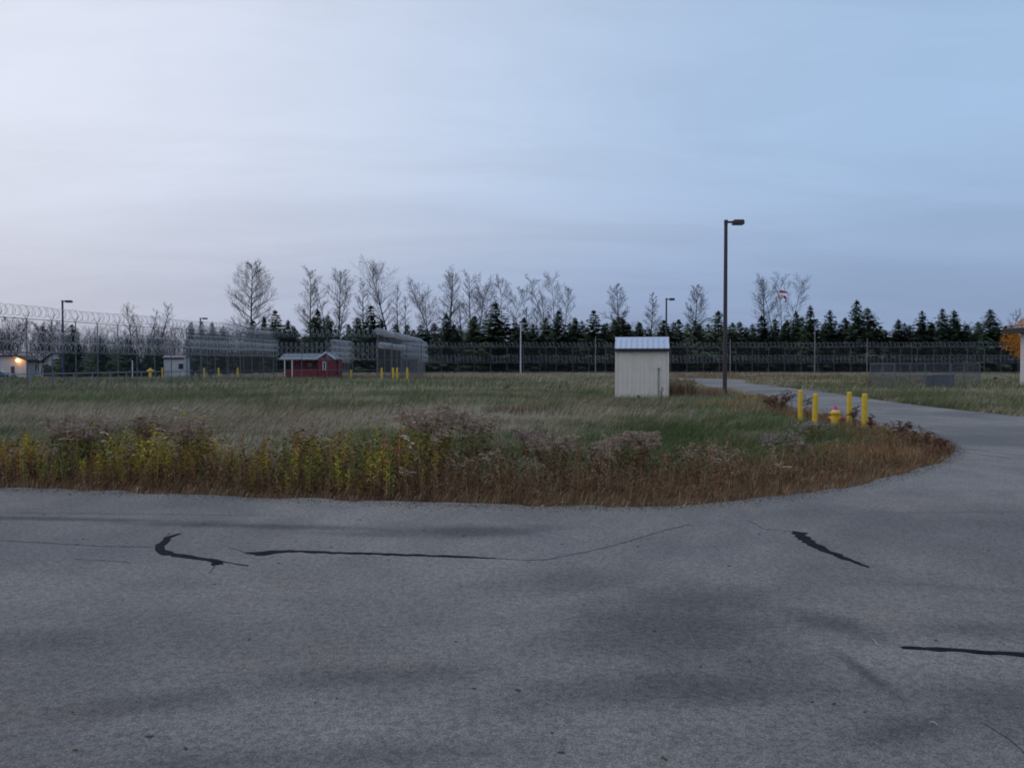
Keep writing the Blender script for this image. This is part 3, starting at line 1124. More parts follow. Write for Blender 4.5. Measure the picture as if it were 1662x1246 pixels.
DH = (0.16, 0.065, 0.045)
CL = [
    ('goldenrod', 'tallest goldenrod clump with arching pale seed plumes above yellow leaves', 705, 654, 11.4, 30, .42, YG, RB, 1.4, 1.4, None),
    ('goldenrod', 'goldenrod clump with brown plumes just right of the tallest clump', 775, 670, 11.5, 13, .25, OL, RB, 1.2, 1.0, None),
    ('goldenrod', 'goldenrod clump with fluffy pale heads at the left end of the weed band', 112, 672, 11.6, 15, .38, GR, BR, 1.4, 1.1, None),
    ('goldenrod', 'goldenrod clump with grey fluffy heads beside the leftmost pale one', 150, 682, 11.4, 14, .30, GR, RB, 1.3, 1.1, None),
    ('goldenrod', 'reddish goldenrod clump with a round fluffy head and dark stems', 312, 680, 11.3, 14, .24, OL, RB, 1.4, 1.1, None),
    ('goldenrod', 'goldenrod clump with brown heads over yellow leaves left of the round headed one', 247, 677, 11.4, 12, .26, YG, RB, 1.1, 1.3, (0.30, .20, .15)),
    ('yellow_weed', 'bright yellow green leafy weed left of the tallest goldenrod', 497, 684, 11.2, 13, .24, (0.26, .25, .03), OR, .25, 2.0, None),
    ('goldenrod', 'goldenrod clump with small pale heads beside the leafy yellow weed', 625, 714, 10.9, 10, .24, OL, RB, 1.1, 1.0, None),
    ('goldenrod', 'goldenrod clump with dense pale plumes below the cream shed', 1020, 698, 11.2, 18, .36, BR, RB, 1.4, .9, None),
    ('goldenrod', 'goldenrod clump with dusty pink heads in the middle of the brown stretch', 905, 705, 10.9, 15, .34, BR, RB, 1.3, .9, None),
    ('goldenrod', 'small dusky goldenrod clump behind the brown stretch', 872, 692, 12.2, 10, .28, BR, RB, 1.1, .8, (0.34, .25, .22)),
    ('goldenrod', 'low goldenrod clump with pale heads left of the shed plumes', 965, 715, 10.6, 11, .28, BR, RB, 1.3, .9, None),
    ('goldenrod', 'goldenrod clump with grey white tufts standing left of the yellow posts', 1268, 700, 13.2, 14, .42, OL, BR, 1.1, .9, (0.36, .32, .28)),
    ('goldenrod', 'weed clump with off white tufts right in front of the leftmost yellow post', 1316, 684, 15.5, 13, .34, OL, BR, 1.0, .9, (0.40, .34, .30)),
    ('goldenrod', 'low weed clump with grey tufts in the curve of the verge', 1155, 722, 11.6, 12, .36, OR, BR, .9, 1.0, None),
    ('rusty_bush', 'rust orange bushy weed beside the driveway left of the yellow posts', 1262, 640, 26.0, 26, .52, (0.23, .095, .035), RB, .7, 1.4, DH),
    ('dry_thistle', 'dark red brown flower head weed in front of the third yellow post', 1388, 660, 18.6, 4, .10, RB, RB, 1.0, .4, DH),
    ('dry_thistle', 'thin dark weed leaning on the front right yellow post', 1414, 673, 17.4, 4, .10, RB, RB, .9, .5, DH),
    ('dry_thistle', 'dark stooping weed beside the back left yellow post', 1288, 633, 22.0, 4, .22, RB, RB, .8, .3, (0.10, .07, .06)),
    ('dry_thistle', 'dark spiky weed standing between the first and second yellow posts', 1312, 642, 21.0, 4, .16, RB, RB, .8, .5, (0.10, .07, .06)),
    ('dark_weed_spike', 'purplish spiky weed near the tip of the verge', 1460, 683, 16.4, 9, .20, RB, RB, .9, .8, (0.15, .085, .08)),
    ('yellow_weed', 'yellow green weed with a reddish head at the tip of the verge', 1492, 698, 14.8, 14, .30, (0.20, .19, .03), OR, .5, 1.6, (0.20, .10, .08)),
    ('dark_weed_spike', 'low purple brown weed clump on the outermost tip of the verge', 1508, 712, 14.4, 16, .32, RB, RB, .5, 1.2, (0.16, .09, .08)),
    ('dry_thistle', 'small dark dead weed against the right of the shed wall', 1073, 628, 34.9, 3, .10, DK, DK, .4, .8, DK),
    ('dry_thistle', 'small brown weed at the foot of the shed wall near its middle', 1038, 641, 34.9, 3, .08, DK, DK, .4, .8, DK),
    ('dry_thistle', 'thin brown weed alone in the open meadow left of the shed', 821, 624, 38.0, 5, .15, (0.25, .17, .10), BR, .8, .4, (0.22, .15, .1)),
    ('dry_thistle', 'thin dark weeds right of the street lamp base', 1222, 640, 34.0, 6, .5, RB, RB, .8, .4, (0.10, .06, .05)),
    ('pale_weed', 'pale leaved small weed low in the stalks below the tallest goldenrod', 792, 762, 9.75, 3, .05, (0.62, .60, .36), (.3, .26, .12), 0, .5, None),
]
for (nm, lab, px_, pt_, Y_, n_, sp_, lf_, lo_, fl_, ri_, dh_) in CL:
    clump_thing(nm, lab, px_, pt_, Y_, n_, sp_, lf_, lo_, fl_, ri_, dark_head=dh_)

# litter: leaves, straws and pebbles on the asphalt
t_lit = []
mb = MB()
for k in range(90):
    px_, py_ = random.Random(k).uniform(0, 1662), random.Random(k + 500).uniform(825, 1240)
    if py_ > 900 and k % 3:
        continue
    x, y = gp(px_, py_, .03)
    a = k * 1.7
    L = .012 + .02 * ((k * 37) % 10) / 10
    mb.box(x, y, .034, L, L * .35, .004, a)
tag(mb.build('leaf_litter', plain('dry_leaf_litter', (.10, .07, .04), .9, .3, 9)), 'tiny dry leaves and grit on the asphalt', kind='stuff')
mb = MB()
for k, (px_, py_) in enumerate([(851, 812), (912, 812), (880, 818), (655, 808), (640, 812), (1342, 786), (1320, 792), (1016, 820), (1110, 818), (960, 820)]):
    x, y = gp(px_, py_ + 4, .03)
    mb.lathe([(.004, 0), (.014 + k % 3 * .004, .006), (.016, .014), (.006, .02)], 6, x, y, .028)
tag(mb.build('edge_pebbles', M['stone']), 'pale pebbles at the asphalt edge', kind='stuff')
for k, (p, q) in enumerate([((1414, 1035), (1424, 1047)), ((1622, 1070), (1632, 1078)), ((838, 979), (846, 985)), ((1510, 1172), (1522, 1177))]):
    a, b_ = gp(*p, .03), gp(*q, .03)
    mb = MB()
    mb.tube([(a[0], a[1], .034), ((a[0] + b_[0]) / 2, (a[1] + b_[1]) / 2, .041), (b_[0], b_[1], .034)], .0022, 4)
    lab = ['straw lying left of the black seam at the picture edge', 'straw lying just below the right black seam', 'lone straw on the asphalt in the middle foreground', 'straw on the asphalt in the lower right foreground'][k]
    tag(mb.build('straw', plain('straw_stem', (.42, .38, .28), .8)), 'pale ' + lab, 'straw')

# ------------------------------------------------------------------ shed
sx, sy = X(1041.5, 36.6), 36.55
yaw = -math.atan2(sx, sy)
shed = thing('storage_shed', 'small cream metal shed with pale blue ribbed roof on the meadow', 'shed', (sx, sy, 0), yaw)
W_, D_, HW = 2.31, 1.9, 2.20
mb = MB()
mb.box(0, 0, .03, W_ + .06, D_ + .06, .10)
mb.box(W_ / 2 + .85, -.35, .02, 1.5, 1.1, .10)
mb.build('concrete_slab', M['concrete'], shed, bevel=.01)


def rib_panel(w, h, ribs, rib_h=.016):
    """flat sheet with raised ribs, lies in XZ, ribs towards -Y"""
    mb = MB()
    prof = []
    step = w / ribs
    for i in range(ribs):
        x0 = -w / 2 + i * step
        prof += [(x0, 0), (x0 + step * .36, 0), (x0 + step * .42, -rib_h), (x0 + step * .58, -rib_h), (x0 + step * .64, 0)]
    prof.append((w / 2, 0))
    n = len(prof)
    for z in (0, h):
        mb.v += [(x, y, z) for x, y in prof]
    for z in (0, h):
        mb.v += [(x, .02, z) for x, y in prof]
    for i in range(n - 1):
        mb.f.append((i, i + 1, n + i + 1, n + i))
        mb.f.append((2 * n + i + 1, 2 * n + i, 3 * n + i, 3 * n + i + 1))
        mb.f.append((n + i, n + i + 1, 3 * n + i + 1, 3 * n + i))
        mb.f.append((i + 1, i, 2 * n + i, 2 * n + i + 1))
    mb.f.append((0, n, 3 * n, 2 * n))
    mb.f.append((n - 1, 3 * n - 1, 4 * n - 1, 2 * n - 1))
    return mb


pm = rib_panel(W_ / 3 - .006, HW - .08, 4).mesh('siding_panel', M['siding'])
for i in range(3):
    link('siding_panel', pm, shed, (-W_ / 2 + W_ / 6 + i * W_ / 3, -D_ / 2, .08))
    link('siding_panel', pm, shed, (-W_ / 2 + W_ / 6 + i * W_ / 3, D_ / 2, .08), (0, 0, math.pi))
pm2 = rib_panel(D_ / 2 - .006, HW - .08, 3).mesh('siding_panel', M['siding'])
for sgn in (-1, 1):
    for i in (-1, 1):
        link('siding_panel', pm2, shed, (sgn * W_ / 2, i * D_ / 4, .08), (0, 0, sgn * math.pi / 2))
    mb = MB()
    mb.prism([(sgn * (W_ / 2 - .01), -D_ / 2, HW), (sgn * (W_ / 2 - .01), D_ / 2, HW), (sgn * (W_ / 2 - .01), 0, HW + .46)], (-sgn * .03, 0, 0))
    mb.build('gable_panel', M['siding'], shed)
for sgn in (-1, 1):
    for q in (-1, 1):
        MB().box(sgn * (W_ / 2 - .01), q * (D_ / 2 - .005), .08 + (HW - .08) / 2, .09, .06, HW - .085).build('corner_trim', M['siding'], shed)
# roof: two slopes of standing-seam panels
RL, RH, EV = W_ + .10, .50, HW + .07
half = D_ / 2 + .16
ang = math.atan2(RH, half)
slope_l = math.hypot(half, RH)
npan = 10
pw = RL / npan


def roof_panel():
    mb = MB()
    mb.box(0, slope_l / 2, 0, pw - .008, slope_l, .02)
    mb.box(-pw / 2 + .014, slope_l / 2, .022, .022, slope_l, .032)
    return mb


rm = roof_panel().mesh('roof_panel', M['roof_metal'])
for i in range(npan):
    xx = -RL / 2 + pw * (i + .5)
    link('roof_panel', rm, shed, (xx, -half, EV), (ang, 0, 0))
    link('roof_panel', rm, shed, (xx, half, EV), (ang, 0, math.pi))
mb = MB()
mb.prism([(-RL / 2 - .01, -.13, EV + RH - .055), (-RL / 2 - .01, 0, EV + RH + .05), (-RL / 2 - .01, .13, EV + RH - .055), (-RL / 2 - .01, 0, EV + RH + .02)], (RL + .02, 0, 0))
mb.build('ridge_cap', M['roof_metal'], shed)
mb = MB()
mb.box(0, -half + .005, EV - .075, RL - .01, .03, .11)
mb.build('fascia_board', M['fascia'], shed)
mb = MB()
mb.box(0, half - .005, EV - .075, RL - .01, .03, .11)
mb.build('fascia_board', M['fascia'], shed)
mb = MB()
mb.tube([(.74, -D_ / 2 - .05, .1), (.74, -D_ / 2 - .05, 1.32)], .022, 8)
mb.build('conduit', M['conduit'], shed)
mb = MB()
mb.box(.74, -D_ / 2 - .035, 1.37, .11, .05, .08)
mb.build('outlet_box', M['conduit'], shed)


# ------------------------------------------------------------------ street lamps
def street_lamp(label, px, Y, py_top, flip=1, arm=.52, headw=.50, r=.085, material='bronze', name='street_lamp', gz=0.0, rz=0.0):
    top = Z(py_top, Y)
    t_ = thing(name, label, 'street lamp', (X(px, Y), Y, gz), rz)
    m_ = M[material]
    mb = MB()
    mb.box(0, 0, .03, .42, .42, .10)
    mb.build('base_plate', M['concrete'], t_, bevel=.01)
    top -= gz
    mb = MB()
    mb.tube([(0, 0, .08), (0, 0, top * .5), (0, 0, top - .12)], [r, r * .92, r * .80], 10)
    mb.build('pole', m_, t_, smooth=False)
    mb = MB()
    mb.box(0, 0, .14, r * 3.1, r * 3.1, .12)
    mb.build('base_cover', m_, t_, bevel=.01)
    mb = MB()
    mb.box(0, 0, top - .10, .15, .15, .24)
    mb.box(flip * arm * .4, 0, top - .08, arm * .8, .08, .09)
    mb.build('arm', m_, t_, bevel=.008)
    mb = MB()
    c_ = flip * (arm * .62 + headw / 2)
    h2 = .11
    mb.v += [(c_ + i * headw / 2 * s, j * .20 * s, top - .09 + k * h2) for k, s in ((-1, 1.0), (.4, 1.0), (1, .86)) for i, j in ((-1, -1), (1, -1), (1, 1), (-1, 1))]
    for a in (0, 4):
        for k in range(4):
            b_ = (k + 1) % 4
            mb.f.append((a + k, a + b_, a + 4 + b_, a + 4 + k))
    mb.f += [(3, 2, 1, 0), (8, 9, 10, 11)]
    mb.build('lamp_head', m_, t_, bevel=.012)
    mb = MB()
    mb.box(c_, 0, top - .09 - h2 - .004, headw * .78, .30, .012)
    mb.build('lens', M['conduit'], t_)
    return t_


street_lamp('tall dark bronze street lamp standing beside the cream shed', 1176.5, 37.5, 359, r=.10)
street_lamp('distant bronze lamp among the trees between shed and tall lamp', 1081, 81, 484.5, r=.10)
street_lamp('lone lamp standing behind the long razor wire fence against open sky', 103, 80, 488, r=.11, material='blue_post', headw=.62)
street_lamp('small distant lamp whose head peeks over the left razor coils', 326, 113, 516, r=.11, headw=.66, gz=0)


def mast(label, px, Y, py_top, r=.07, material='pole_white', head=True, hx=.0):
    t_ = thing('steel_mast', label, 'mast', (X(px, Y), Y, 0))
    h = Z(py_top, Y)
    mb = MB()
    mb.tube([(0, 0, -.02), (0, 0, h)], [r, r * .8], 8)
    mb.build('pole', M[material], t_)
    if head:
        mb = MB()
        mb.box(hx, 0, h - .05, .46, .3, .2)
        mb.build('camera_head', M['bronze'], t_, bevel=.02)
    return t_


mast('pale mast with a small dark head in front of the far fence', 845, 126, 522, .11)
mast('dark mast with a box near its top amid the spruces right of the tall lamp', 1322, 126, 522, .09, 'conduit', hx=.35)
mast('plain grey mast just left of the cream shed', 966.5, 122, 546, .075, 'conduit', False)
mast('plain grey mast just right of the tall street lamp', 1185, 122, 550, .075, 'conduit', False)
mast('plain grey mast at the fence behind the right end of the driveway', 1407, 124, 549, .07, 'conduit', False)


# ------------------------------------------------------------------ bollards and hydrant
def bollard(label, px, Y, h, r=.058, group='yellow bollards around the fire hydrant'):
    t_ = thing('yellow_bollard', label, 'bollard', (X(px, Y), Y, 0), 0, group)
    mb = MB()
    mb.lathe([(r, -.05), (r, h - .02), (r * .97, h - .008)], 16)
    mb.build('post', M['yellow'], t_, smooth=False)
    mb = MB()
    mb.lathe([(r * .97, h - .008), (r * .8, h + .006), (r * .4, h + .014), (.001, h + .016)], 16)
    mb.build('cap', M['yellow'], t_)
    return t_


o_ = bollard('back left yellow post, the one farthest left of the hydrant', 1299.5, 20.2, .915)
o_ = bollard('front left yellow post next to the hydrant', 1322.5, 18.2, .90)
o_.rotation_euler = (0, R(1.6), 0)
bollard('back right yellow post half hidden by a dark weed', 1379, 19.4, .90)
bollard('front right yellow post, nearest the road', 1404, 18.0, .91, .062)

hy = thing('fire_hydrant', 'yellow fire hydrant with red caps between the four yellow posts', 'fire hydrant', (X(1356.5, 18.9), 18.9, 0), R(20))
mb = MB()
mb.lathe([(.15, -.04), (.15, .03), (.105, .035), (.10, .08), (.095, .40), (.125, .405), (.13, .435), (.125, .445)], 20)
mb.build('barrel', M['yellow'], hy, smooth=False)
mb = MB()
mb.lathe([(.122, .445), (.118, .46), (.088, .475)], 20)
mb.build('flange', M['yellow'], hy)
mb = MB()
mb.lathe([(.086, .475), (.080, .50), (.074, .505)], 18)
mb.build('reflective_band', M['hyd_pink'], hy)
mb = MB()
mb.lathe([(.074, .505), (.066, .53), (.048, .55), (.028, .555), (.026, .59), (.001, .592)], 18)
mb.build('bonnet', M['hyd_red'], hy, smooth=False)


def cap(ang, z, r, L, mat='hyd_red'):
    mb = MB()
    ca, sa = math.cos(ang), math.sin(ang)
    mb.tube([(ca * .08, sa * .08, z), (ca * (.08 + L * .6), sa * (.08 + L * .6), z)], r * .82, 12)
    mb.build('nozzle', M['yellow'], hy)
    mb = MB()
    mb.tube([(ca * (.08 + L * .6), sa * (.08 + L * .6), z), (ca * (.08 + L), sa * (.08 + L), z)], [r, r * .95], 12)
    mb.tube([(ca * (.08 + L), sa * (.08 + L), z), (ca * (.08 + L + .025), sa * (.08 + L + .025), z)], .018, 5)
    mb.build('nozzle_cap', M[mat], hy)


cap(R(-62), .30, .052, .085)
cap(R(-15), .29, .068, .12)
cap(R(118), .30, .052, .085)
FB = 'small yellow bollards near the gate and yard'
for px_, Y_, lab in [(619.5, 78.5, 'yellow post at the gate, leftmost of the four in front of the razor gate'), (638, 78.5, 'yellow post at the gate, left one of the close pair'),
                     (644.5, 78.8, 'yellow post at the gate, right one of the close pair'), (661, 78.5, 'yellow post at the gate, rightmost of the four in front of the razor gate'),
                     (570, 86, 'short yellow post between red cabin and gate'), (331.5, 90, 'yellow post behind the long fence nearest the white house'),
                     (355, 90, 'yellow post behind the long fence, middle of three'), (386, 90, 'yellow post behind the long fence nearest the red cabin'),
                     (263.5, 100, 'small yellow post at the left corner of the white house')]:
    bollard(lab, px_, Y_, Z(597, Y_) if px_ != 570 else Z(600, Y_), .105, FB)
fh = thing('fire_hydrant', 'small yellow hydrant far behind the long razor fence', 'fire hydrant', (X(244, 100), 100, -.3))
mb = MB()
mb.lathe([(.2, 0), (.2, .9), (.3, .95), (.3, 1.1), (.18, 1.2), (.05, 1.35)], 10)
mb.build('barrel', M['yellow'], fh)
mb = MB()
mb.tube([(-.42, 0, 1.0), (.42, 0, 1.0)], .13, 8)
mb.build('nozzle', M['yellow'], fh)
for px_, lab in [(311, 'dark blue post at the end of the low grass rail'), (324, 'dark blue knob topped post, second from the low rail end'), (342, 'dark blue knob topped post nearest the cabin')]:
    Y_ = 76
    t_ = thing('short_blue_post', lab, 'post', (X(px_, Y_), Y_, 0), 0, 'dark blue posts in the meadow')
    mb = MB()
    mb.tube([(0, 0, -.03), (0, 0, .86)], .06, 8)
    mb.build('post', M['blue_post'], t_)
    mb = MB()
    mb.lathe([(.07, 0), (.13, .03), (.13, .13), (.07, .18)], 8, 0, 0, .84)
    mb.build('knob', M['blue_post'], t_)

# ------------------------------------------------------------------ fences
_cache = {}


def mesh_panel_mesh(W, H, pitch=.085, r=.0022):
    k = ('p', round(W, 2), round(H, 2), pitch)
    if k in _cache:
        return _cache[k]
    V, T = [], []
    n = 0
    for sgn in (1, -1):
        cpos = -H + pitch * .5
        while cpos < W:
            # line x = cpos + z (sgn 1) clipped to the panel
            z0, z1 = max(0.0, -cpos), min(H, W - cpos)
            if z1 - z0 > .02:
                p, q = (cpos + z0, z0), (cpos + z1, z1)
                if sgn < 0:
                    p, q = (W - p[0], p[1]), (W - q[0], q[1])
                px_, pz_ = .7071 * r, -.7071 * r
                if sgn < 0:
                    pz_ = -pz_
                for (x, z) in (p, q):
                    V += [(x + px_, -r * .5, z + pz_), (x - px_, -r * .5, z - pz_), (x, r, z)]
                for a in range(3):
                    b_ = (a + 1) % 3
                    T += [(n + a, n + b_, n + 3 + b_), (n + a, n + 3 + b_, n + 3 + a)]
                n += 6
            cpos += pitch
    _cache[k] = tri_mesh('wire_mesh', np.array(V), np.array(T), M['wire'])
    return _cache[k]


def coil_mesh(L, D, pitch, var, r=.0105):
    k = ('c', round(L, 2), D, pitch, var, r)
    if k in _cache:
        return _cache[k]
    rnd = random.Random(var)
    turns = L / pitch
    n = int(turns * 13)
    pts = []
    ph = 0
    for i in range(n + 1):
        f = i / n
        a = f * turns * 2 * math.pi
        # successive loops are clipped together: they lean to and fro
        x = f * L + math.sin(a * .5) * pitch * .3
        rr = D / 2 * (1 + .05 * math.sin(a * .31 + var) + rnd.uniform(-.01, .01))
        pts.append((x, math.cos(a) * rr, math.sin(a) * rr * 1.0))
    P = np.array(pts)
    V = np.zeros((len(P), 3, 3))
    ang = np.arange(len(P)) / n * turns * 2 * math.pi
    rad = np.stack([np.zeros(len(P)), np.cos(ang), np.sin(ang)], 1)
    V[:, 0] = P + rad * r
    V[:, 1] = P - rad * r * .5 + np.array([r, 0, 0])
    V[:, 2] = P - rad * r * .5 - np.array([r, 0, 0])
    # barbs: every third ring swells
    V[::3] = P[::3, None] + (V[::3] - P[::3, None]) * 1.5
    T = []
    for i in range(len(P) - 1):
        for a in range(3):
            b_ = (a + 1) % 3
            T += [(i * 3 + a, i * 3 + b_, i * 3 + 3 + b_), (i * 3 + a, i * 3 + 3 + b_, i * 3 + 3 + a)]
    _cache[k] = tri_mesh('razor_coil', V.reshape(-1, 3), np.array(T), M['razor'])
    return _cache[k]


def rod_mesh(L, r, mat='galv'):
    k = ('r', round(L, 2), r, mat)
    if k not in _cache:
        _cache[k] = MB().tube([(0, 0, 0), (L, 0, 0)], r, 6).mesh('rail', M[mat])
    return _cache[k]


def fence(name, label, path, H=4.3, bay=2.6, coils=((4.68, .62, -.22),), rails=(4.3,), outrig=True, post_r=.05, mesh=True, group=None,
          pitch=.23, mpitch=.085, coil_r=.0105, mat='galv', rail_r=.024, dtop=0.0):
    x0, y0 = path[0]
    t_ = thing(name, label, 'fence', (x0, y0, float(ground_z(x0, y0))), 0, group)
    ph = MB().tube([(0, 0, -.1), (0, 0, H)], post_r, 8).mesh('post', M[mat])
    om = MB().tube([(0, 0, H - .02), (0, -.28, H + .40)], .018, 5).tube([(0, 0, H - .02), (0, .24, H + .34)], .018, 5).mesh('outrigger', M[mat])
    first = True
    v = 0
    for (ax, ay), (bx, by) in zip(path[:-1], path[1:]):
        L = math.hypot(bx - ax, by - ay)
        n = max(1, round(L / bay))
        w = L / n
        a = math.atan2(by - ay, bx - ax)
        for i in range(n + 1):
            px_, py_ = ax + (bx - ax) * i / n - x0, ay + (by - ay) * i / n - y0
            if i or first:
                link('post', ph, t_, (px_, py_, 0))
            if outrig and (i or first):
                link('outrigger', om, t_, (px_, py_, 0), (0, 0, a))
            if i < n:
                for z in rails:
                    link('rail', rod_mesh(w, rail_r, mat), t_, (px_, py_, z), (0, 0, a))
                if mesh:
                    link('wire_mesh', mesh_panel_mesh(w, H - .05, mpitch), t_, (px_, py_, .04), (0, 0, a))
                for (z, D, off) in coils:
                    v += 1
                    wob = .03 * math.sin(v * 1.7)
                    link('razor_coil', coil_mesh(w, D, pitch, v % 5, coil_r), t_, (px_ - math.sin(a) * off, py_ + math.cos(a) * off, z + wob), (R((v * 47) % 40 - 20), 0, a))
        first = False
    return t_


G_ = None
MID = ((3.38, .62, -.36), (2.76, .60, -.36), (3.38, .62, .36))
# A: the long fence that runs away on the left
a0 = (X(-160, 39), 39)
aA = (-29.6, 46.0)
aB = (X(444, 77.5), 77.5)
fence('security_fence', 'long chain link fence with razor coils running away at the left', [(aA[0] - (aB[0] - aA[0]) * .30, aA[1] - (aB[1] - aA[1]) * .30), aA, aB],
      4.3, 1.95, ((4.74, .66, 0), (3.22, .62, -.36), (2.60, .62, -.36)), (4.3, 2.25, .95), pitch=.26, coil_r=.0085, post_r=.035, mpitch=.12)
fence('security_fence', 'second razor fence behind the end of the long left fence', [(X(304, 72), 72), (X(446, 88), 88)],
      4.3, 3.0, ((4.74, .74, 0), (3.9, .6, -.3), (3.3, .6, -.3)), (4.3,), pitch=.22, coil_r=.010, post_r=.025, mpitch=.15, outrig=False)
fence('security_fence', 'fence with razor coils passing behind the red cabin towards the gate', [(X(444, 80), 81), (X(613, 81), 81)],
      4.3, 2.6, ((4.72, .7, 0), (3.45, .6, -.35), (2.82, .6, -.35), (2.2, .6, -.35)), (4.3, 2.05, .95), pitch=.24, coil_r=.008, post_r=.035, mpitch=.12, outrig=False)
fence('security_fence', 'short receding gate fence topped by a bright thick razor roll', [(X(613, 78), 78), (X(653, 93), 93), (X(684, 112), 112)],
      4.35, 4.2, ((4.74, .62, 0), (3.4, .6, -.3)), (4.35,), pitch=.26, coil_r=.013, mpitch=.15, post_r=.04, outrig=False)
fence('security_fence', 'inner gate panel hung with stacked razor coils', [(X(651, 95), 95), (X(688, 103), 103)],
      4.2, 2.0, ((3.75, .72, -.3), (3.15, .72, -.3), (2.55, .72, -.3)), (4.2, 1.9), pitch=.20, coil_r=.012, outrig=False, post_r=.04)
fence('security_fence', 'short fence stub with a drooping stack of razor coils by the cabin gable', [(X(536, 93), 93), (X(567, 101), 101)],
      4.2, 2.0, ((4.05, .7, -.3), (3.3, .7, -.3), (2.6, .7, -.3), (2.0, .6, -.3)), (4.2,), pitch=.2, coil_r=.010, outrig=False, post_r=.035, mpitch=.12)
fence('security_fence', 'mesh gate front between the fence corner and the far fence', [(X(612, 82), 82), (X(684, 84), 84)],
      4.0, 1.9, (), (4.0, 2.0, .3), outrig=False, post_r=.045)
# E: the long far fence
fence('security_fence', 'long far chain link fence crossing the whole view before the spruces', [(X(678, 112), 112), (X(690, 129), 129), (X(1300, 129.5), 129.5), (X(1790, 127), 127)],
      4.3, 2.62, ((4.68, .72, 0), (2.66, .62, -.3), (2.10, .58, -.3)), (4.3, 1.72, .28), pitch=.32, coil_r=.0085, post_r=.04, rail_r=.03, mpitch=.15, outrig=False)
fence('security_fence', 'inner far fence running parallel behind the long far fence', [(X(690, 135), 135), (X(1780, 133), 133)],
      4.3, 5.2, (), (4.3,), post_r=.035, outrig=False, mpitch=.2)
# low rail on the left meadow
t_ = thing('low_rail_fence', 'low plain rail fence with thin posts at the left edge of the meadow', 'fence', (X(-140, 42), 42, 0))
pa, pb = Vector((X(-140, 42), 42, 0)), Vector((X(311, 76), 76, 0))
L_ = (pb - pa).length
n_ = 14
a_r = math.atan2((pb - pa).y, (pb - pa).x)
pm_ = MB().tube([(0, 0, -.1), (0, 0, .95)], .035, 6).mesh('post', M['conduit'])
for i in range(n_ + 1):
    q = (pb - pa) * (i / n_)
    link('post', pm_, t_, q)
    if i < n_:
        link('rail', rod_mesh(L_ / n_, .028, 'conduit'), t_, (q.x, q.y, .93), (0, 0, a_r))

# chain link cage by the right building
cg = thing('chain_link_cage', 'low chain link enclosure on the grass beyond the driveway', 'enclosure', (X(1452, 53), 53, 0))
w_, d_, h_ = X(1590, 53) - X(1452, 53), 3.6, 1.62
pm_ = MB().tube([(0, 0, -.05), (0, 0, h_)], .035, 8).mesh('post', M['galv'])
for (x_, y_) in [(0, 0), (w_ * .36, 0), (w_ * .66, 0), (w_, 0), (0, d_), (w_ * .5, d_), (w_, d_), (0, d_ / 2), (w_, d_ / 2)]:
    link('post', pm_, cg, (x_, y_, 0))
for (x_, y_, L_, a) in [(0, 0, w_, 0), (0, d_, w_, 0), (0, 0, d_, R(90)), (w_, 0, d_, R(90))]:
    link('rail', rod_mesh(L_, .026), cg, (x_, y_, h_ - .03), (0, 0, a))
    link('rail', rod_mesh(L_, .018), cg, (x_, y_, .70), (0, 0, a))
    link('wire_mesh', mesh_panel_mesh(L_, h_ - .06, .06), cg, (x_, y_, .02), (0, 0, a))
mb = MB()
mb.box(0, 0, .40, 1.5, .7, .80)
mb.box(0, 0, .82, 1.6, .8, .06)
cb = thing('utility_cabinet', 'dark low cabinet standing inside the chain link enclosure', 'cabinet', (X(1528, 54.5), 54.6, 0))
mb.build('body', M['cabinet'], cb, bevel=.02)
mb = MB()
mb.box(-.36, -.36, .42, .64, .02, .62)
mb.build('door', M['cabinet'], cb)
mb = MB()
mb.box(.36, -.36, .42, .64, .02, .62)
mb.build('door', M['cabinet'], cb)
cb = thing('utility_cabinet', 'pale grey pedestal box beside the dark cabinet in the enclosure', 'cabinet', (X(1509, 54), 54.2, 0))
mb = MB()
mb.box(0, 0, .36, .46, .4, .78)
mb.build('body', M['galv'], cb, bevel=.02)
mb = MB()
mb.box(0, 0, .76, .52, .46, .05)
mb.build('lid', M['galv'], cb)
for (px_, Y_, w, lab) in [(1440, 100, 1.6, 'pale plank lying on the ground left of the enclosure'), (1600, 70, 1.9, 'pale plank lying on the grass right of the enclosure'), (1622, 70, 1.2, 'short pale board near the white building')]:
    mb = MB()
    mb.box(0, 0, 0, w, .35, .10)
    tag(mb.build('board', M['old_board'], None, (X(px_, Y_), Y_, .32)), lab, 'board')

# ------------------------------------------------------------------ buildings
# white building at the right picture edge
wb = thing('white_building', 'white walled building with dark overhanging eave at the right edge', 'building', (X(1655.5, 59), 49, 0))
mb = MB()
mb.box(5, 5, 1.9, 10, 10, 3.9)
mb.build('wall', M['white_wall'], wb)
mb = MB()
mb.box(5, 5, 4.02, 11.7, 11.7, .34)
mb.build('fascia_board', M['fascia'], wb)
mb = MB()
n = 0
mb.v = [(-.85, -.85, 4.20), (10.85, -.85, 4.20), (10.85, 10.85, 4.20), (-.85, 10.85, 4.20), (4.4, 5, 4.95), (5.6, 5, 4.95)]
mb.f = [(0, 1, 5, 4), (1, 2, 5), (2, 3, 4, 5), (3, 0, 4), (3, 2, 1, 0)]
mb.build('roof', M['grey_roof'], wb)
mb = MB()
mb.box(3.0, -.02, 1.05, 1.0, .06, 2.1)
mb.build('door', M['dark_door'], wb)

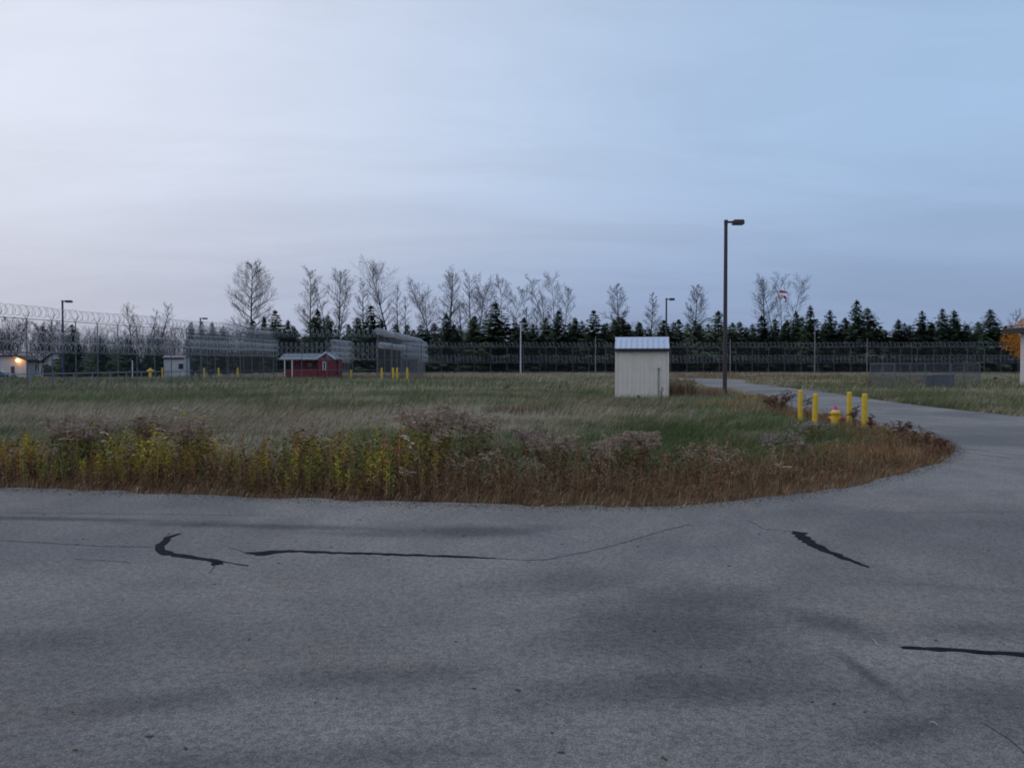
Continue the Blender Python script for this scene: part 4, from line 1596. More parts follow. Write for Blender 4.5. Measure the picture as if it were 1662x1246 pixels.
# red cabin
rc = thing('red_cabin', 'small red cabin with white trimmed porch behind the razor fence', 'cabin', (X(457, 88), 88, 0))
sc_px = 88 / F
Wc = (545 - 457) * sc_px
gx0, gx1 = (515 - 457) * sc_px, Wc
eave, ridge = Z(581.5, 88), Z(572.5, 88)
mb = MB()
mb.box((gx1 + .45) / 2, 2.6, eave / 2, gx1 - .55, 2.0, eave)
mb.build('wall', M['red_wall'], rc)
mb = MB()
mb.prism([(gx0 + .1, 0, 0), (gx1 - .25, 0, 0), (gx1 - .25, 0, eave), ((gx0 + gx1) / 2, 0, ridge), (gx0 + .1, 0, eave)], (0, 2.0, 0))
mb.build('gable_wall', M['red_wall'], rc)
for k in range(9):
    mb = MB()
    mb.box(gx0 + .26 + k * .185, -.012, eave / 2, .012, .02, eave)
    mb.build('batten', M['red_wall'], rc)
mb = MB()
mb.prism([(-.2, -.1, eave), (-.2, 3.9, eave), (-.2, 1.9, ridge - .05)], (gx0 + .3, 0, 0))
mb.build('roof', M['shingle'], rc)
mb = MB()
gm = (gx0 + gx1) / 2
for s in (-1, 1):
    e_ = gm + s * ((gx1 - gx0) / 2 + .05)
    mb.prism([(gm, -.25, ridge), (e_, -.25, eave - .12), (e_, -.25, eave - .02), (gm, -.25, ridge + .12)], (0, 3.4, 0))
mb.build('gable_roof', M['shingle'], rc)
mb = MB()
for s in (-1, 1):
    e_ = gm + s * ((gx1 - gx0) / 2 + .08)
    mb.prism([(gm, -.32, ridge - .03), (e_, -.32, eave - .16), (e_, -.32, eave + .02), (gm, -.32, ridge + .15)], (0, .06, 0))
mb.build('barge_board', M['trim'], rc)
mb = MB()
mb.box((gx0) / 2 - .08, -.14, eave - .05, gx0 + .25, .06, .17)
mb.build('fascia_board', M['trim'], rc)
for px_ in (462.5, 474.5):
    mb = MB()
    mb.box((px_ - 457) * sc_px, -.05, eave / 2, .11, .11, eave)
    mb.build('porch_post', M['trim'], rc)
mb = MB()
mb.box(gx0 / 2 + .1, -.03, .48, gx0 - .2, .05, .95)
mb.build('porch_rail', M['red_wall'], rc)
for px_, wpx in ((497.5, 6.5), (513, 6)):
    mb = MB()
    mb.box((px_ - 457) * sc_px, 1.57, Z(592.5, 88), wpx * sc_px, .06, .5)
    o_ = mb.build('window', M['glass'], rc)
    mb = MB()
    mb.box((px_ - 457) * sc_px, 1.55, Z(592.5, 88) - .28, wpx * sc_px + .12, .06, .06)
    mb.build('sill', M['red_wall'], o_)
mb = MB()
wx, wz0, wz1 = (526.5 - 457) * sc_px, Z(600.5, 88), Z(587, 88)
for s in (-1, 1):
    mb.box(wx + s * .14, -.03, (wz0 + wz1) / 2, .07, .06, wz1 - wz0)
mb.box(wx, -.03, wz1 - .03, .30, .07, .08)
mb.box(wx, -.03, wz0 + .03, .30, .07, .08)
fr = mb.build('window', M['trim'], rc)
MB().box(wx, -.012, (wz0 + wz1) / 2, .2, .03, wz1 - wz0 - .1).build('pane', M['glass'], fr)


# white buildings far left
def gable_house(label, px0, px1, Y, py_eave, py_ridge, depth=9, gz=-.55, gable_front=None, over=.5):
    x0, x1 = X(px0, Y), X(px1, Y)
    t_ = thing('white_house', label, 'building', (x0, Y, gz))
    W = x1 - x0
    e, r = Z(py_eave, Y) - gz, Z(py_ridge, Y) - gz
    mb = MB()
    mb.prism([(0, 0, 0), (0, depth, 0), (0, depth, e), (0, depth / 2, r), (0, 0, e)], (W, 0, 0))
    mb.build('wall', M['white_wall'], t_)
    for s in (1, -1):
        mb = MB()
        y_e = depth / 2 - s * (depth / 2 + over)
        ze = e - (r - e) / (depth / 2) * over
        mb.prism([(-over, y_e, ze), (-over, depth / 2, r + .02), (-over, depth / 2, r + .18), (-over, y_e, ze + .14)], (W + 2 * over, 0, 0))
        mb.build('roof_slope', M['grey_roof'], t_)
    mb = MB()
    mb.box(W / 2, -over - .03, e - (r - e) / (depth / 2) * over + .03, W + 2 * over, .05, .22)
    mb.build('fascia_board', M['fascia'], t_)
    return t_, W, e, r


h1, W1, e1, r1 = gable_house('long white building with grey roof behind the razor fence at far left', -60, 76, 128, 585, 570.5)
for px_, w_, h_, z_ in ((57.5, .5, .55, 1.05),):
    xx = X(px_, 128) - X(-60, 128)
    mb = MB()
    mb.box(xx, -.02, z_ + .55, w_, .06, .9)
    fr = mb.build('window', M['dark_door'], h1)
    MB().box(xx, -.055, z_ + .55, w_ * .7, .02, .7).build('pane', M['glass'], fr)
# projecting gable wing with garage doors
gw = thing('white_gable_wing', 'white gable ended garage with dark door right of the lit lamp', 'building', (X(72, 124), 124, -.55))
Wg = X(98, 124) - X(72, 124)
eg, rg = Z(585, 124) + .55, Z(575, 124) + .55
mb = MB()
mb.prism([(0, 0, 0), (Wg, 0, 0), (Wg, 0, rg), (Wg * .6, 0, rg + .1), (0, 0, eg)], (0, 8, 0))
mb.build('wall', M['white_wall'], gw)
mb = MB()
mb.prism([(-.4, -.3, eg - .25), (Wg * .62, -.3, rg + .12), (Wg + .3, -.3, rg + .06), (Wg + .3, -.3, rg + .28), (Wg * .62, -.3, rg + .34), (-.4, -.3, eg - .03)], (0, 8.6, 0))
mb.build('roof', M['fascia'], gw)
for px_, w_, hh in ((77.5, 1.3, 1.9), (91, .5, 1.4)):
    mb = MB()
    mb.box(X(px_, 124) - X(72, 124) + .0, -.02, hh / 2, w_, .06, hh)
    mb.build('door', M['dark_door'], gw)
# porch with the lit lamp
lw = thing('white_lamp_porch', 'low white building with the lit orange lamp under its gable', 'building', (X(-30, 117), 117, -.55))
Wl = X(43, 117) - X(-30, 117)
el, rl = Z(583.5, 117) + .55, Z(577.5, 117) + .55
mb = MB()
mb.prism([(0, 0, 0), (Wl, 0, 0), (Wl, 0, el), (Wl - 1.1, 0, rl), (0, 0, rl)], (0, 2.2, 0))
mb.build('wall', M['white_wall'], lw)
mb = MB()
mb.prism([(0, -.5, rl - .1), (Wl - 1.1, -.5, rl - .1), (Wl + .45, -.5, el - .22), (Wl + .45, -.5, el - .02), (Wl - 1.1, -.5, rl + .12), (0, -.5, rl + .12)], (0, 2.9, 0))
mb.build('roof', M['fascia'], lw)
mb = MB()
mb.box(X(21, 117) - X(-30, 117), -.03, .95, .5, .06, 1.6)
mb.build('door', M['dark_door'], lw)
lt = thing('wall_lamp', 'orange lit lamp glowing on the white building at far left', 'lamp', (X(30, 116.7), 116.6, Z(584.5, 116.6)))
MB().lathe([(.05, -.25), (.24, -.12), (.27, .05), (.16, .2), (.02, .24)], 12).build('lit_bulb', M['lit'], lt, smooth=True)
MB().box(0, .3, .18, .3, .35, .1).build('bracket', M['bronze'], lt)
ld = bpy.data.lights.new('lamp_light', 'POINT')
ld.energy = 14
ld.color = (1, .38, .08)
ld.shadow_soft_size = .3
lo_ = bpy.data.objects.new('lamp_light', ld)
C.objects.link(lo_)
lo_.parent = lt
lo_.location = (0, -.7, -.1)

h2, W2, e2, r2 = gable_house('small white house half hidden by spruces beyond the long fence', 266, 298, 118, 581, 578, 2.2, over=.2)
xx = X(292, 118) - X(264, 118)
mb = MB()
mb.box(xx, -.02, 1.75, .7, .06, .8)
fr = mb.build('window', M['dark_door'], h2)
MB().box(xx, -.055, 1.75, .5, .02, .6).build('pane', M['glass'], fr)
ub = thing('utility_box', 'small white box with two legs beyond the fence right of the garage', 'box', (X(112, 112), 112, -.55))
MB().box(0, 0, 1.0, .95, .5, .9).build('body', M['trim'], ub, bevel=.03)
for s in (-1, 1):
    MB().box(s * .35, 0, .28, .08, .08, .56).build('leg', M['conduit'], ub)
pp = thing('thin_pale_post', 'thin pale post before the dark trees behind the long fence', 'post', (X(215, 95), 95, 0))
MB().tube([(0, 0, -.1), (0, 0, Z(586, 95))], .07, 8).build('post', M['pole_white'], pp)
MB().lathe([(.10, 0), (.10, .04), (.01, .08)], 8, 0, 0, Z(586, 95)).build('cap', M['pole_white'], pp)

# parked car far left
car = thing('parked_car', 'dark blue car parked beyond the fence at the far left edge', 'car', (X(-8, 98), 98, -.55))
prof = [(-2.2, .35), (-2.25, .75), (-2.0, .95), (-1.5, 1.02), (-.9, 1.38), (.3, 1.42), (.75, 1.32), (1.35, .98), (2.1, .82), (2.28, .6), (2.25, .35)]
mb = MB()
mb.prism([(x, -.86, z) for x, z in prof], (0, 1.72, 0))
mb.build('body', M['car_blue'], car, bevel=.08)
mb = MB()
mb.prism([(x, -.875, z) for x, z in [(-1.35, 1.04), (-.85, 1.32), (.28, 1.36), (.68, 1.28), (1.12, 1.02)]], (0, .02, 0))
mb.build('side_window', plain('tinted_car_glass', (.05, .09, .10), .1, spec=.8), car)
mb = MB()
mb.prism([(.80, -.7, 1.335), (1.38, -.78, 1.0), (1.38, .78, 1.0), (.80, .7, 1.335)], (.02, 0, .03))
mb.build('windscreen', M['glass'], car)
for x_ in (-1.4, 1.45):
    for y_ in (-.80, .80):
        mb = MB()
        mb.tube([(x_, y_ - .12, .33), (x_, y_ + .12, .33)], .33, 16)
        w = mb.build('wheel', M['tyre'], car)
        MB().tube([(x_, y_ - .13, .33), (x_, y_ + .13, .33)], .2, 12).build('rim', M['galv'], w)
for y_ in (-.65, .65):
    MB().box(2.22, y_, .68, .08, .3, .14).build('headlight', M['trim'], car)

# ------------------------------------------------------------------ windsock
ws = thing('windsock', 'limp red and white windsock on a thin pole among bare branches', 'windsock', (X(1264, 148), 148, 0))
zt = Z(473, 148)
MB().tube([(0, 0, 0), (0, 0, zt + .3)], [.07, .04], 8).build('pole', M['pole_white'], ws)
MB().tube([(0, 0, zt), (.4, 0, zt - .05), (1.5, 0, zt - .25)], [.16, .24, .12], 8).build('sock_band', M['sock_red'], ws)
MB().tube([(.15, 0, zt - .75), (.75, 0, zt - .8)], [.28, .32], 8).tube([(.5, 0, zt - .9), (.4, 0, zt - 1.5)], [.28, .12], 8).build('sock_band', M['sock_white'], ws)
MB().tube([(.85, 0, zt - .95), (1.3, 0, zt - 1.35)], [.26, .14], 8).tube([(-.2, 0, zt - .8), (.1, 0, zt - 1.5)], [.12, .1], 8).build('sock_band', M['sock_red'], ws)


# ------------------------------------------------------------------ spruces
def spruce_arrays(seed, R0=.27, droop=.25, open_=1.0):
    """unit-height spruce crown"""
    r = np.random.RandomState(seed)
    V, T = [], []
    n = 0
    levels = 50
    asym = r.uniform(.82, 1.18, 8)
    for i in range(levels):
        f = (i + r.rand() * .7) / levels
        z = .05 + .93 * f
        Lm = R0 * (1 - f) ** .80 * (1 + .16 * math.sin(f * 17 + seed)) + .004
        nb = int(4 + 5 * (1 - f))
        a0 = r.uniform(0, 6.28)
        for k in range(nb):
            a = a0 + 6.283 * k / nb + r.uniform(-.25, .25)
            L = Lm * r.uniform(.55, 1.15) * asym[int(a * 1.27) % 8]
            dzb = r.uniform(-.022, .022) * (1 - f)
            st = max(3, int(8 * L / R0) + 2)
            for s in range(st):
                g = (s + r.rand() * .8 + .3) / st
                px_, py_ = math.cos(a) * L * g, math.sin(a) * L * g
                pz = z + dzb - droop * L * g + .30 * L * g * g
                sz = (.020 + .022 * r.rand()) * (1.25 - .85 * f) * (1.1 - .35 * g)
                for _ in range(2):
                    q = r.uniform(-1, 1, 3)
                    q[2] *= .35
                    d1 = np.array([math.cos(a), math.sin(a), -.35]) * sz * 1.3 + q * sz * .8
                    d2 = np.array([-math.sin(a), math.cos(a), r.uniform(-.9, .2)]) * sz * .75
                    c0 = np.array([px_, py_, pz]) + r.uniform(-.5, .5, 3) * sz
                    V += [c0 - d2, c0 + d1, c0 + d2, c0 - d1 * .4]
                    T += [(n, n + 1, n + 2), (n, n + 2, n + 3)]
                    n += 4
    # leader
    for k in range(10):
        z = .93 + .07 * k / 10
        a = k * 2.4
        s = .012 * (1.2 - k / 10)
        V += [(0, 0, z + .012), (math.cos(a) * s * 1.6, math.sin(a) * s * 1.6, z), (math.cos(a + 1) * s, math.sin(a + 1) * s, z - .008)]
        T.append((n, n + 1, n + 2))
        n += 3
    return np.array(V, float), np.array(T)


SPR, SPR2 = [], []
for k in range(6):
    V_, T_ = spruce_arrays(100 + k, R0=(.24, .28, .31, .25, .29, .22)[k])
    SPR.append((V_, T_, tri_mesh('crown', V_, T_, M['needle'])))
for k in range(3):
    V_, T_ = spruce_arrays(200 + k, R0=.30, droop=-.15)
    SPR2.append(tri_mesh('crown', V_, T_, M['needle2']))
trunk_me = MB().tube([(0, 0, -.01), (0, 0, .5), (0, 0, .985)], [.013, .008, .002], 6).mesh('trunk', M['barkspr'])

S_LIST = [  # px, top row, width px, depth, pale, label
    (411, 518, 38, 138, 0, 'short dark spruce at the foot of the big oval bare tree'),
    (429, 512, 30, 140, 0, 'slim dark spruce just right of the big oval bare tree'),
    (447, 502, 40, 137, 0, 'pointed spruce standing over the porch end of the red cabin'),
    (468, 518, 34, 139, 0, 'shorter spruce over the middle of the red cabin'),
    (482, 535, 36, 142, 0, 'lowest spruce bordering the open gap behind the red cabin'),
    (516, 501, 38, 138, 0, 'pointed spruce beside the slender bare tree over the cabin gable'),
    (533, 510, 36, 137, 0, 'blunt spruce directly right of the cabin gable spruce'),
    (580, 514, 44, 139, 0, 'broad low spruce left of the taller one near the gate corner'),
    (602, 494, 44, 137, 0, 'tallest spruce just left of the razor wire gate corner'),
    (619, 516, 34, 141, 0, 'ragged short spruce right over the razor wire gate corner'),
    (682, 526, 38, 140, 0, 'low spruce at the right end of the razor wire gate'),
    (724, 508, 36, 137, 0, 'narrow spruce under the twin stemmed bare trees right of the gate'),
    (742, 535, 30, 142, 0, 'stunted spruce between two narrow ones right of the gate'),
    (770, 511, 42, 138, 0, 'olive spruce left of the widest spruce'),
    (804, 490, 58, 136, 0, 'widest and darkest spruce, left of the pale mast'),
    (841, 531, 32, 141, 0, 'low spruce directly behind the pale mast'),
    (865, 524, 36, 138, 0, 'short spruce just right of the pale mast'),
    (886, 515, 34, 140, 1, 'paler spruce left of the one under the leaning bare tree'),
    (906, 502, 38, 137, 0, 'dark spruce under the many stemmed leaning bare tree'),
    (933, 514, 40, 138, 0, 'blunt spruce left of the plain mast by the shed'),
    (963, 502, 42, 137, 0, 'thin tipped spruce directly behind the mast left of the shed'),
    (980, 524, 34, 141, 0, 'low dark spruce squeezed beside the thin tipped spruce left of the shed'),
    (1003, 512, 46, 138, 1, 'pale green pine over the left corner of the shed roof'),
    (1038, 522, 36, 137, 0, 'dark cone shaped spruce behind the middle of the shed roof'),
    (1077, 518, 46, 138, 1, 'pale bushy pine around the distant bronze lamp'),
    (1104, 538, 34, 140, 0, 'lowest spruce right of the shed'),
    (1128, 518, 36, 138, 1, 'pale pine below the round bare tree right of the shed'),
    (1165, 503, 42, 137, 1, 'pale pine partly hidden by the tall street lamp'),
    (1200, 521, 40, 139, 1, 'pale low pine just right of the tall street lamp'),
    (1235, 511, 38, 137, 0, 'dark spruce under the left side of the broad bare tree'),
    (1257, 516, 36, 140, 0, 'dark spruce under the windsock'),
    (1273, 523, 34, 138, 0, 'low dark spruce right below the windsock'),
    (1291, 504, 32, 141, 1, 'thin pale spruce between windsock and the dark mast'),
    (1314, 494, 34, 136, 0, 'slim dark spruce standing directly left of the dark mast'),
    (1346, 502, 38, 138, 0, 'brownish green spruce just right of the dark mast'),
    (1371, 514, 36, 140, 0, 'low spruce left of the tallest right hand pair'),
    (1389, 485, 40, 136, 0, 'tallest dark spruce of the right half'),
    (1407, 498, 46, 138, 1, 'paler spruce leaning into the tallest right hand spruce'),
    (1428, 528, 36, 140, 0, 'low flank spruce before the dip in the right tree line'),
    (1457, 517, 38, 138, 0, 'lone blunt spruce above the left end of the enclosure'),
    (1495, 503, 38, 137, 0, 'ragged dark spruce over the middle of the enclosure'),
    (1512, 524, 34, 141, 0, 'low spruce wedged left of the dark twin spruces'),
    (1528, 499, 36, 137, 0, 'left one of the dark twin spruces over the enclosure'),
    (1547, 502, 42, 138, 0, 'right one of the dark twin spruces over the enclosure'),
    (1567, 527, 34, 141, 0, 'low spruce in the gap right of the dark twins'),
    (1586, 521, 36, 139, 0, 'flank spruce left of the last big spruce'),
    (1605, 501, 46, 136, 0, 'last big cone shaped spruce before the orange tree'),
    (1630, 529, 36, 140, 0, 'faint low spruce touching the orange tree'),
    (118, 525, 34, 120, 0, 'small dark conifer right of the lone lamp behind the long fence'),
    (311, 521, 26, 138, 0, 'thin small conifer left of the peeking lamp'),
    (328, 520, 28, 130, 0, 'small conifer just below the peeking lamp head'),
    (345, 521, 26, 139, 0, 'small conifer right of the peeking lamp'),
    (363, 528, 30, 140, 0, 'rounded low conifer left of the big oval bare tree'),
]
for k, (px_, top, wpx, Y_, pale, lab) in enumerate(S_LIST):
    h = Z(top, Y_)
    t_ = thing('pine_tree' if pale else 'spruce_tree', lab, 'tree', (X(px_, Y_), Y_, 0), k * 1.37, 'evergreens behind the far fence')
    base_w = 2 * .27 * h
    w = wpx / F * Y_
    s = max(1.3, min(2.2, w / base_w * 2.25))
    me = SPR2[k % 3] if pale else SPR[(k * 5) % 6][2]
    link('crown', me, t_, scale=(h * s, h * s, h))
    link('trunk', trunk_me, t_, scale=(h, h, h))

# dark continuous wood behind: too dense to tell trees apart
rw = np.random.RandomState(3)
lst = []
for k in range(90):
    Y_ = rw.uniform(144, 156)
    px_ = 395 + (1690 - 395) * (k + rw.rand()) / 90
    V_, T_, _ = SPR[k % 6]
    h = rw.uniform(7.4, 10.4)
    if 480 < px_ < 505 or 1420 < px_ < 1445:
        h *= .8
    a = rw.uniform(0, 6.28)
    Rm = np.array([[math.cos(a), -math.sin(a), 0], [math.sin(a), math.cos(a), 0], [0, 0, 1]])
    lst.append((V_[:, :3] @ Rm.T * [h * 1.8, h * 1.8, h] + [X(px_, Y_), Y_, 0], T_, np.zeros((len(V_), 3))))
for k in range(24):
    Y_ = rw.uniform(108, 128)
    px_ = rw.uniform(105, 258)
    V_, T_, _ = SPR[k % 6]
    h = rw.uniform(4.0, 6.0)
    lst.append((V_ * [h * 1.5, h * 1.5, h] + [X(px_, Y_), Y_, -.5], T_, np.zeros((len(V_), 3))))
V_, T_, _ = merge(lst)
tag(link('spruce_wood', tri_mesh('spruce_wood', V_, T_, M['needle'])), 'dense dark spruce wood filling the gaps behind the fences', kind='stuff')


# ------------------------------------------------------------------ bare trees
def bare_tree(name, label, px, top, Y, spread_px, lean_px=0, seed=0, stems=1, form='oval', low=.25, cat='tree', twigd=1.0, leaves=None, group='bare trees of the far tree line'):
    rnd = random.Random(seed)
    H = Z(top, Y) * (.94 if form != 'oval' else .98)
    Rr = spread_px / 2 / F * Y * (1.12 if form == 'oval' else 1.75)
    lean = lean_px / F * Y
    t_ = thing(name, label, cat, (X(px, Y), Y, 0), 0, group)
    tk, br, tw = MB(), MB(), MB()

    def branch(mb, p, d, L, r, segs, depth, up):
        pts, rad = [p.copy()], [r]
        dd = d.normalized()
        for s in range(segs):
            dd = (dd + Vector((rnd.uniform(-.16, .16), rnd.uniform(-.16, .16), up + rnd.uniform(-.06, .10)))).normalized()
            p = p + dd * (L / segs)
            pts.append(p.copy())
            rad.append(r * (1 - .8 * (s + 1) / segs))
        mb.tube(pts, rad, 4 if depth == 0 else 3, caps=False)
        if depth >= 2:
            return
        n = (int(11 * twigd) if depth == 0 else int(6 * twigd))
        for k in range(n):
            f = .18 + .80 * (k + rnd.random()) / n
            i = min(segs - 1, int(f * segs))
            q = pts[i].lerp(pts[i + 1], f * segs - i)
            ax = (pts[i + 1] - pts[i]).normalized()
            side = Vector((rnd.uniform(-1, 1), rnd.uniform(-1, 1), rnd.uniform(-.35, .8)))
            side = (side - ax * side.dot(ax)).normalized()
            nd = ax * rnd.uniform(.55, 1.0) + side * rnd.uniform(.5, .9)
            branch(tw if depth >= 0 else mb, q, nd, L * (.62 - .32 * f) * rnd.uniform(.7, 1.15), max(.0155, r * .45 * (1 - .5 * f)), 4 if depth == 0 else 3, depth + 1, up * .8)

    for st in range(stems):
        fr = 0 if stems == 1 else (st / (stems - 1) - .5) * 2
        hh = H * (1 if stems == 1 else rnd.uniform(.86, 1.0) if st != stems // 2 else 1)
        off = Vector((fr * Rr * .10, rnd.uniform(-.4, .4), -.1))
        tx = lean + fr * Rr * .55
        segs = 12
        pts, rad = [], []
        r0 = .0130 * H / (1 + .45 * (stems - 1)) + .03
        wx, wy = rnd.uniform(0, 6), rnd.uniform(0, 6)
        for i in range(segs + 1):
            f = i / segs
            g = f ** 1.35
            pts.append(off + Vector((tx * g + .16 * math.sin(wx + f * 7) * f, .3 * math.sin(wy + f * 5) * f, hh * f)))
            rad.append(r0 * (1 - .90 * f ** .8))
        tk.tube(pts, rad, 6, caps=False)
        nl = int((38 if form == 'oval' else 26) / (1 + .2 * (stems - 1)))
        for k in range(nl):
            f = low + (.97 - low) * (k + rnd.random() * .8) / nl
            i = min(segs - 1, int(f * segs))
            q = pts[i].lerp(pts[i + 1], f * segs - i)
            g = (f - low) / (1 - low)
            if form == 'oval':
                prof = math.sin(math.pi * min(1, (.13 + g * .87))) ** .6 * (1.05 - .35 * g)
            elif form == 'vase':
                prof = .35 + .75 * g if g < .6 else .8 * (1.25 - g) / .65 + .1
            else:
                prof = .9 - .45 * g
            a = k * 2.4 + rnd.uniform(-.6, .6)
            el = {'oval': .35 + .5 * g, 'vase': .62 + .55 * g, 'slim': .5 + .5 * g}[form]
            if form == 'oval' and g < .2:
                el = .05
            d = Vector((math.cos(a), math.sin(a), el * rnd.uniform(.7, 1.3)))
            L = Rr * prof * rnd.uniform(.75, 1.15) * (1.0 if stems == 1 else .62)
            branch(br, q, d, max(.6, L * 1.08), max(.032, rad[i] * .55), 5, 0, .05 if form == 'oval' else .045)
    tk.build('trunk', M['barkbare'], t_)
    br.build('branch', M['barkbare'], t_)
    o = tw.build('twig', M['twig'], t_)
    o['kind'] = 'stuff'
    br_o = [c_ for c_ in t_.children if c_.name.startswith('branch')][0]
    br_o['kind'] = 'stuff'
    if leaves:
        mat, n, zlo, zhi, rr = leaves
        P = []
        T_ = []
        for k in range(n):
            a, q = rnd.uniform(0, 6.28), math.sqrt(rnd.random()) * rr
            c0 = Vector((math.cos(a) * q, math.sin(a) * q, rnd.uniform(zlo, zhi)))
            for _ in range(3):
                P.append([c0[i] + rnd.uniform(-.09, .09) for i in range(3)])
            T_.append((3 * k, 3 * k + 1, 3 * k + 2))
        o = link('leaf', tri_mesh('leaf', np.array(P), np.array(T_), M[mat]), t_)
        o['kind'] = 'stuff'
    return t_


B_LIST = [  # px, top, Y, spread, lean, stems, form, low, twigs, label
    (408, 421, 150, 84, 0, 1, 'oval', .26, 1.35, 'largest oval bare tree, standing alone above the left razor coils'),
    (506, 430, 152, 38, -3, 1, 'slim', .38, 1.0, 'slender straight bare tree over the cabin gable'),
    (543, 455, 154, 46, -4, 2, 'vase', .4, .9, 'fine twigged bare tree behind the bare fork by the cabin'),
    (549, 436, 150, 46, 6, 1, 'vase', .35, 1.0, 'crooked bare tree whose top bends right, beyond the cabin'),
    (589, 448, 154, 30, 2, 1, 'slim', .4, .9, 'thin bare tree directly behind the tallest spruce at the gate corner'),
    (641, 429, 149, 66, -42, 1, 'vase', .38, 1.0, 'tall bare tree leaning strongly to the left above the gate'),
    (646, 456, 152, 22, 0, 1, 'slim', .4, .7, 'thin bare tree right beside the strongly leaning one'),
    (660, 474, 154, 22, -2, 1, 'slim', .35, .7, 'thin low bare tree over the bright razor roll'),
    (696, 480, 152, 48, -5, 1, 'vase', .35, .9, 'low spreading bare tree right of the gate'),
    (716, 433, 150, 62, -14, 2, 'vase', .45, .95, 'high forked bare tree reaching left, right of the gate'),
    (729, 436, 154, 34, 5, 1, 'slim', .45, .9, 'upright bare tree crossing the high forked one'),
    (749, 480, 155, 24, -2, 1, 'slim', .3, .8, 'small bare tree left of the bare trio by the widest spruce'),
    (763, 438, 152, 38, 0, 1, 'slim', .42, .9, 'tall straight bare tree left of the widest spruce'),
    (772, 456, 150, 52, 16, 1, 'vase', .3, .95, 'bare tree bending right towards the widest spruce'),
    (814, 442, 152, 60, 0, 3, 'vase', .35, 1.1, 'bushy bare tree rising behind the widest spruce'),
    (853, 492, 156, 26, 3, 1, 'vase', .3, .8, 'small faint bare tree right of the pale mast'),
    (872, 497, 157, 26, 0, 1, 'slim', .3, .8, 'low faint bare tree left of the many stemmed one'),
    (905, 440, 150, 58, -12, 3, 'vase', .40, 1.0, 'many stemmed bare tree fanning out between mast and shed'),
    (884, 474, 154, 26, -3, 1, 'slim', .4, .8, 'thin bare tree at the left foot of the fanning tree'),
    (1003, 456, 150, 54, -1, 1, 'oval', .2, 1.05, 'bare tree with an upright oval crown over the shed left corner'),
    (1056, 471, 149, 34, 2, 1, 'oval', .25, .9, 'small bare tree with a few rusty leaves behind the shed roof'),
    (1127, 459, 150, 56, 4, 1, 'oval', .25, 1.0, 'round bare tree between the distant lamp and tall lamp'),
    (1241, 456, 153, 46, -3, 1, 'vase', .32, .9, 'left half of the bare pair by the windsock'),
    (1269, 440, 150, 62, -2, 3, 'vase', .34, .95, 'broad many stemmed bare tree holding the windsock behind it'),
    (1626, 500, 158, 40, 2, 2, 'vase', .3, .8, 'faint bare tree between last big spruce and orange tree'),
    (1582, 520, 160, 30, 0, 2, 'vase', .3, .8, 'faint low bare tree left of the last big spruce'),
    (214, 489, 140, 26, -6, 1, 'vase', .35, .65, 'bare tree above the long fence, left one of three'),
    (237, 496, 142, 32, 0, 2, 'vase', .3, .65, 'fan shaped bare tree above the long fence'),
    (252, 487, 138, 26, 26, 1, 'slim', .35, .65, 'bare tree leaning right above the long fence'),
    (18, 512, 120, 46, 0, 3, 'vase', .25, .9, 'twiggy bare tree behind the first fence post at far left'),
    (62, 522, 124, 50, 0, 3, 'vase', .2, .9, 'twiggy bare tree left of the lone lamp'),
    (84, 520, 126, 40, 0, 3, 'vase', .2, .9, 'twiggy bare tree directly behind the lone lamp'),
]
for k, (px_, top, Y_, sp_, ln, stm, fm, lw_, td, lab) in enumerate(B_LIST):
    lv = ('leaf_red', 520, 2.5, Z(505, 149), 1.7) if px_ == 1056 else None
    bare_tree('bare_tree', lab, px_, top, Y_, sp_, ln, 900 + k, stm, fm, lw_, twigd=td, leaves=lv)


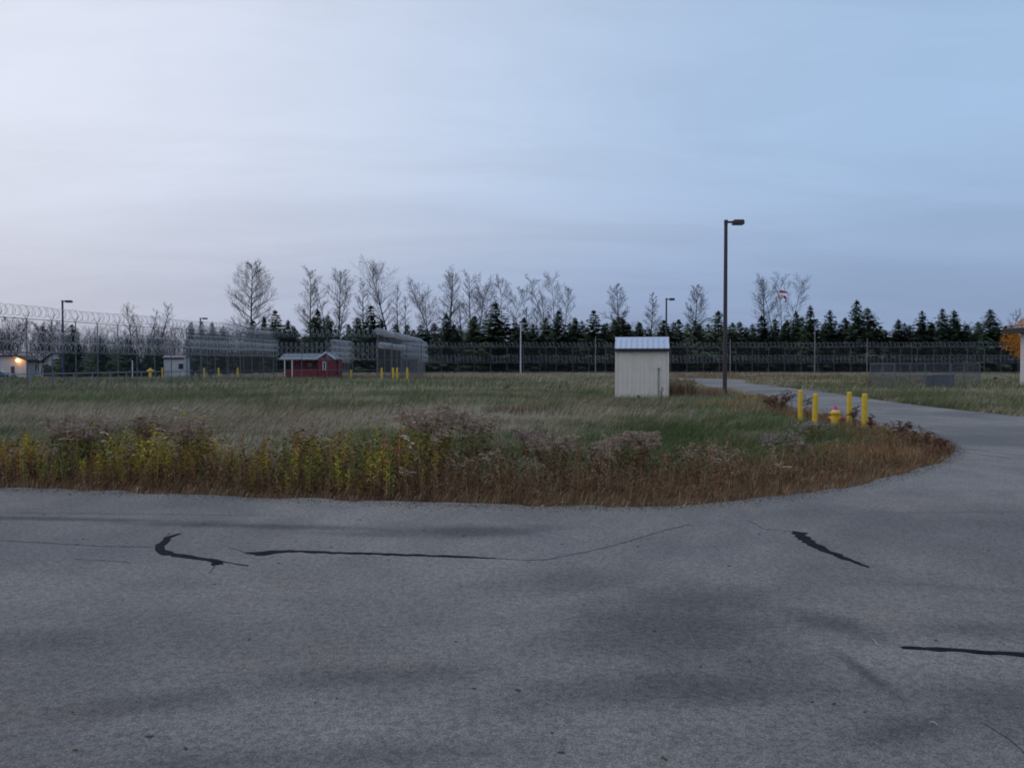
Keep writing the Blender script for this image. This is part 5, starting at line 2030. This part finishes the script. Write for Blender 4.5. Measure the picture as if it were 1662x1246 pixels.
# brown leafless thicket on the far left, one mass
def thicket(px0, px1, n, Y0, Y1, top0, top1, seed):
    rnd = random.Random(seed)
    mb = MB()
    for k in range(n):
        Y_ = rnd.uniform(Y0, Y1)
        px_ = rnd.uniform(px0, px1)
        h = Z(rnd.uniform(top0, top1), Y_) + .5
        bx, by = X(px_, Y_), Y_
        for s in range(5):
            a = rnd.uniform(0, 6.28)
            q = Vector((bx, by, -.6))
            d = Vector((math.cos(a) * .22, math.sin(a) * .22, 1))
            pts = [q]
            for i in range(4):
                q = q + d * (h / 4.3)
                d = d + Vector((rnd.uniform(-.12, .12), rnd.uniform(-.12, .12), 0))
                pts.append(q)
            mb.tube(pts, [.035, .03, .02, .014, .008], 3, caps=False)
            for w in range(16):
                f = rnd.uniform(.25, 1)
                i = min(3, int(f * 4))
                p = pts[i].lerp(pts[i + 1], f * 4 - i)
                e = p + Vector((rnd.uniform(-.8, .8), rnd.uniform(-.8, .8), rnd.uniform(.2, 1.1)))
                mb.tube([p, p.lerp(e, .5) + Vector((0, 0, -.05)), e], [.014, .011, .006], 3, caps=False)
                for _ in range(2):
                    e2_ = e.lerp(p, rnd.uniform(.1, .7))
                    mb.tube([e2_, e2_ + Vector((rnd.uniform(-.4, .4), rnd.uniform(-.4, .4), rnd.uniform(0, .5)))], [.009, .006], 3, caps=False)
    return mb


mb = thicket(-60, 400, 210, 132, 150, 524, 552, 77)
tag(mb.build('bare_thicket', M['twig']), 'leafless brown thicket behind the long fence', kind='stuff')
mb = thicket(395, 1640, 130, 150, 166, 535, 560, 78)
tag(mb.build('leafless_undergrowth', M['twig']), 'leafless undergrowth between the spruces', kind='stuff')

# orange tree by the right building
ot = thing('autumn_tree', 'bright orange autumn tree rising behind the dark eave of the white building', 'tree', (X(1672, 76), 76, 0))
rnd = random.Random(8)
mb = MB()
mb.tube([(0, 0, -.1), (.05, 0, 1.5), (-.05, 0, 3.2), (0, 0, 5.2)], [.16, .13, .10, .03], 8)
for k in range(16):
    a = k * 2.4
    z = 1.8 + k * .2
    mb.tube([(0, 0, z), (math.cos(a) * .8, math.sin(a) * .8, z + .6), (math.cos(a) * 1.6, math.sin(a) * 1.6, z + .9)], [.05, .03, .01], 4, caps=False)
mb.build('trunk', M['barkbare'], ot)
V_, T_ = [], []
for k in range(9000):
    a, e = rnd.uniform(0, 6.28), rnd.uniform(-1, 1)
    rr = (rnd.random() ** .4)
    rad = 2.25 * rr * (1 + .16 * math.sin(a * 3 + e * 4) + .08 * math.sin(a * 7))
    c0 = Vector((math.cos(a) * math.sqrt(1 - e * e) * rad, math.sin(a) * math.sqrt(1 - e * e) * rad, 3.95 + e * rad * .92))
    for _ in range(3):
        V_.append([c0[i] + rnd.uniform(-.09, .09) for i in range(3)])
    T_.append((3 * k, 3 * k + 1, 3 * k + 2))
link('crown', tri_mesh('crown', np.array(V_), np.array(T_), M['leaf_or']), ot)
